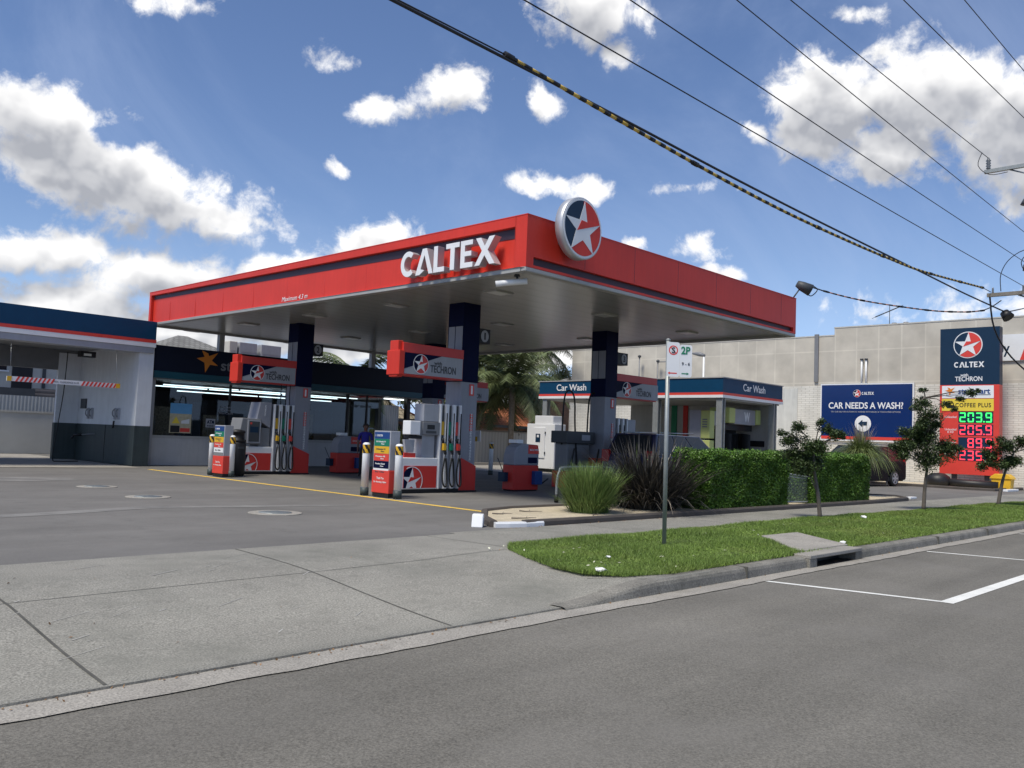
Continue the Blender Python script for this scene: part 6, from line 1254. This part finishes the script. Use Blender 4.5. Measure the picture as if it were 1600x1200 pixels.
wire(7.54, 9.9, 7.54, 8.95, .10, .011, 'thin street wire third up from the striped cable, crossing the big cloud')
wire(8.61, 11.0, 8.61, 11.66, .18, .013, 'street wire landing on the insulator at the upper crossarm tip')
wire(7.54, 11.6, 7.54, 12.83, .12, .013, 'steep street wire over the large right cloud')
wire(7.54, 14.0, 7.54, 14.48, .10, .013, 'topmost street wire at the upper right corner', x1=34)
# thick service cable with the spiral tiger-tail cover below it
P = smooth([(-14, 8.6, 7.3), (-2, 8.6, 7.02), (6.43, 8.6, 6.90), (11.16, 8.6, 6.82), (14.32, 8.6, 6.74), (17.86, 8.6, 6.68), (21.41, 8.6, 6.65), (25.79, 8.6, 6.62), (29, 8.45, 6.50), (31.7, 8.0, 6.25)])
b = B(); b.tube(P, .024, 'cable', 6); tag(b.make('overhead_wire', None, loc=P[-1]), 'thick black cable running just above the striped cable', 'wire', 'overhead wires along the street')
def striped(P, r_, ma, mb, seglen, name, lab, parentloc):
    t = thing(name, parentloc, lab, 'cable', 'striped warning cables'); P = [Vector(p) for p in P]
    D = [0]; 
    for a, c in zip(P, P[1:]): D.append(D[-1]+(c-a).length)
    def at(s):
        for i in range(len(P)-1):
            if s <= D[i+1]: return P[i].lerp(P[i+1], (s-D[i])/(D[i+1]-D[i]))
        return P[-1]
    b = B(); s = 0; k = 0
    while s < D[-1]-.01:
        e = min(s+seglen, D[-1]); b.tube([at(s), at(e)], r_*(1.0 if k % 2 else 1.12), ma if k % 2 else mb, 8); s = e; k += 1
    b.make('cable_cover', t)
    for fr_ in (.0, .22, .45, .62, .78, .9, 1.0):
        b = B(); c = at(D[-1]*fr_*.999); d = (at(min(D[-1], D[-1]*fr_+.2))-at(max(0, D[-1]*fr_-.2))).normalized(); b.tube([c-d*.09, c+d*.09], r_*1.5, 'black', 8); b.make('clamp', t)
    return t
def ray_pts(y, lst): return lst
TIG = [(8.56, 8.6, 6.92), (11.17, 8.6, 6.77), (14.33, 8.6, 6.61), (17.11, 8.6, 6.53), (20.07, 8.6, 6.53), (22.90, 8.6, 6.57), (25.79, 8.6, 6.67), (31.30, 8.6, 7.07)]
striped(smooth(TIG, 6), .030, 'cable_yellow', 'black', .16, 'tiger_tail_cable', 'long yellow and black striped cable cover sweeping across the sky', (20, 8.6, 6.8))
b = B(); b.tube([(31.3, 8.60, 7.07), (31.9, 8.5, 7.0)], .012, 'cable'); b.tube(smooth([(-10, 10.4, 8.4), (0, 9.2, 7.4), (8.56, 8.6, 6.92)]), .012, 'cable', 6); tag(b.make('overhead_wire', None, loc=(31.9, 8.5, 7.0)), 'thin tail wires joining both ends of the striped cable', 'wire', 'overhead wires along the street')
SV = [(25.2, 11.65, 6.40), (26.2, 11.2, 6.27), (27.2, 10.75, 6.19), (28.5, 10.1, 6.14), (29.8, 9.55, 6.15), (31, 9.0, 6.24), (31.7, 8.7, 6.36)]
striped(smooth(SV, 6)[3:], .022, 'cable_pink', 'black', .14, 'striped_service_cable', 'sagging striped service cable from the canopy corner floodlight to the pole', (28.5, 10.1, 6.1))
b = B(); b.tube(smooth([(24.98, 11.85, 6.46), (25.25, 11.62, 6.4), (25.7, 11.45, 6.33)]), .02, 'cable', 6); b.tube(smooth([(31.7, 8.7, 6.36), (31.95, 8.5, 6.5), (31.95, 8.2, 6.7)]), .02, 'cable', 6); b.tube(smooth([(25.1, 11.7, 6.5), (25.25, 11.55, 6.35), (25.15, 11.7, 6.15), (25.0, 11.8, 6.25)]), .015, 'cable', 6); tag(b.make('service_lead', None, loc=(25, 11.8, 6.4)), 'black connecting leads at both ends of the sagging service cable', 'cable')
b = B(); b.tube(smooth([(31.95, 8.55, 6.86), (32.3, 8.5, 5.8), (33.2, 8.2, 4.9), (34.5, 7.6, 4.2), (36, 6.6, 3.9)]), .028, 'cable', 6); tag(b.make('drop_cable', None, loc=(32, 8.5, 6.86)), 'black drop cable hanging from the lower crossarm past the pylon', 'cable')
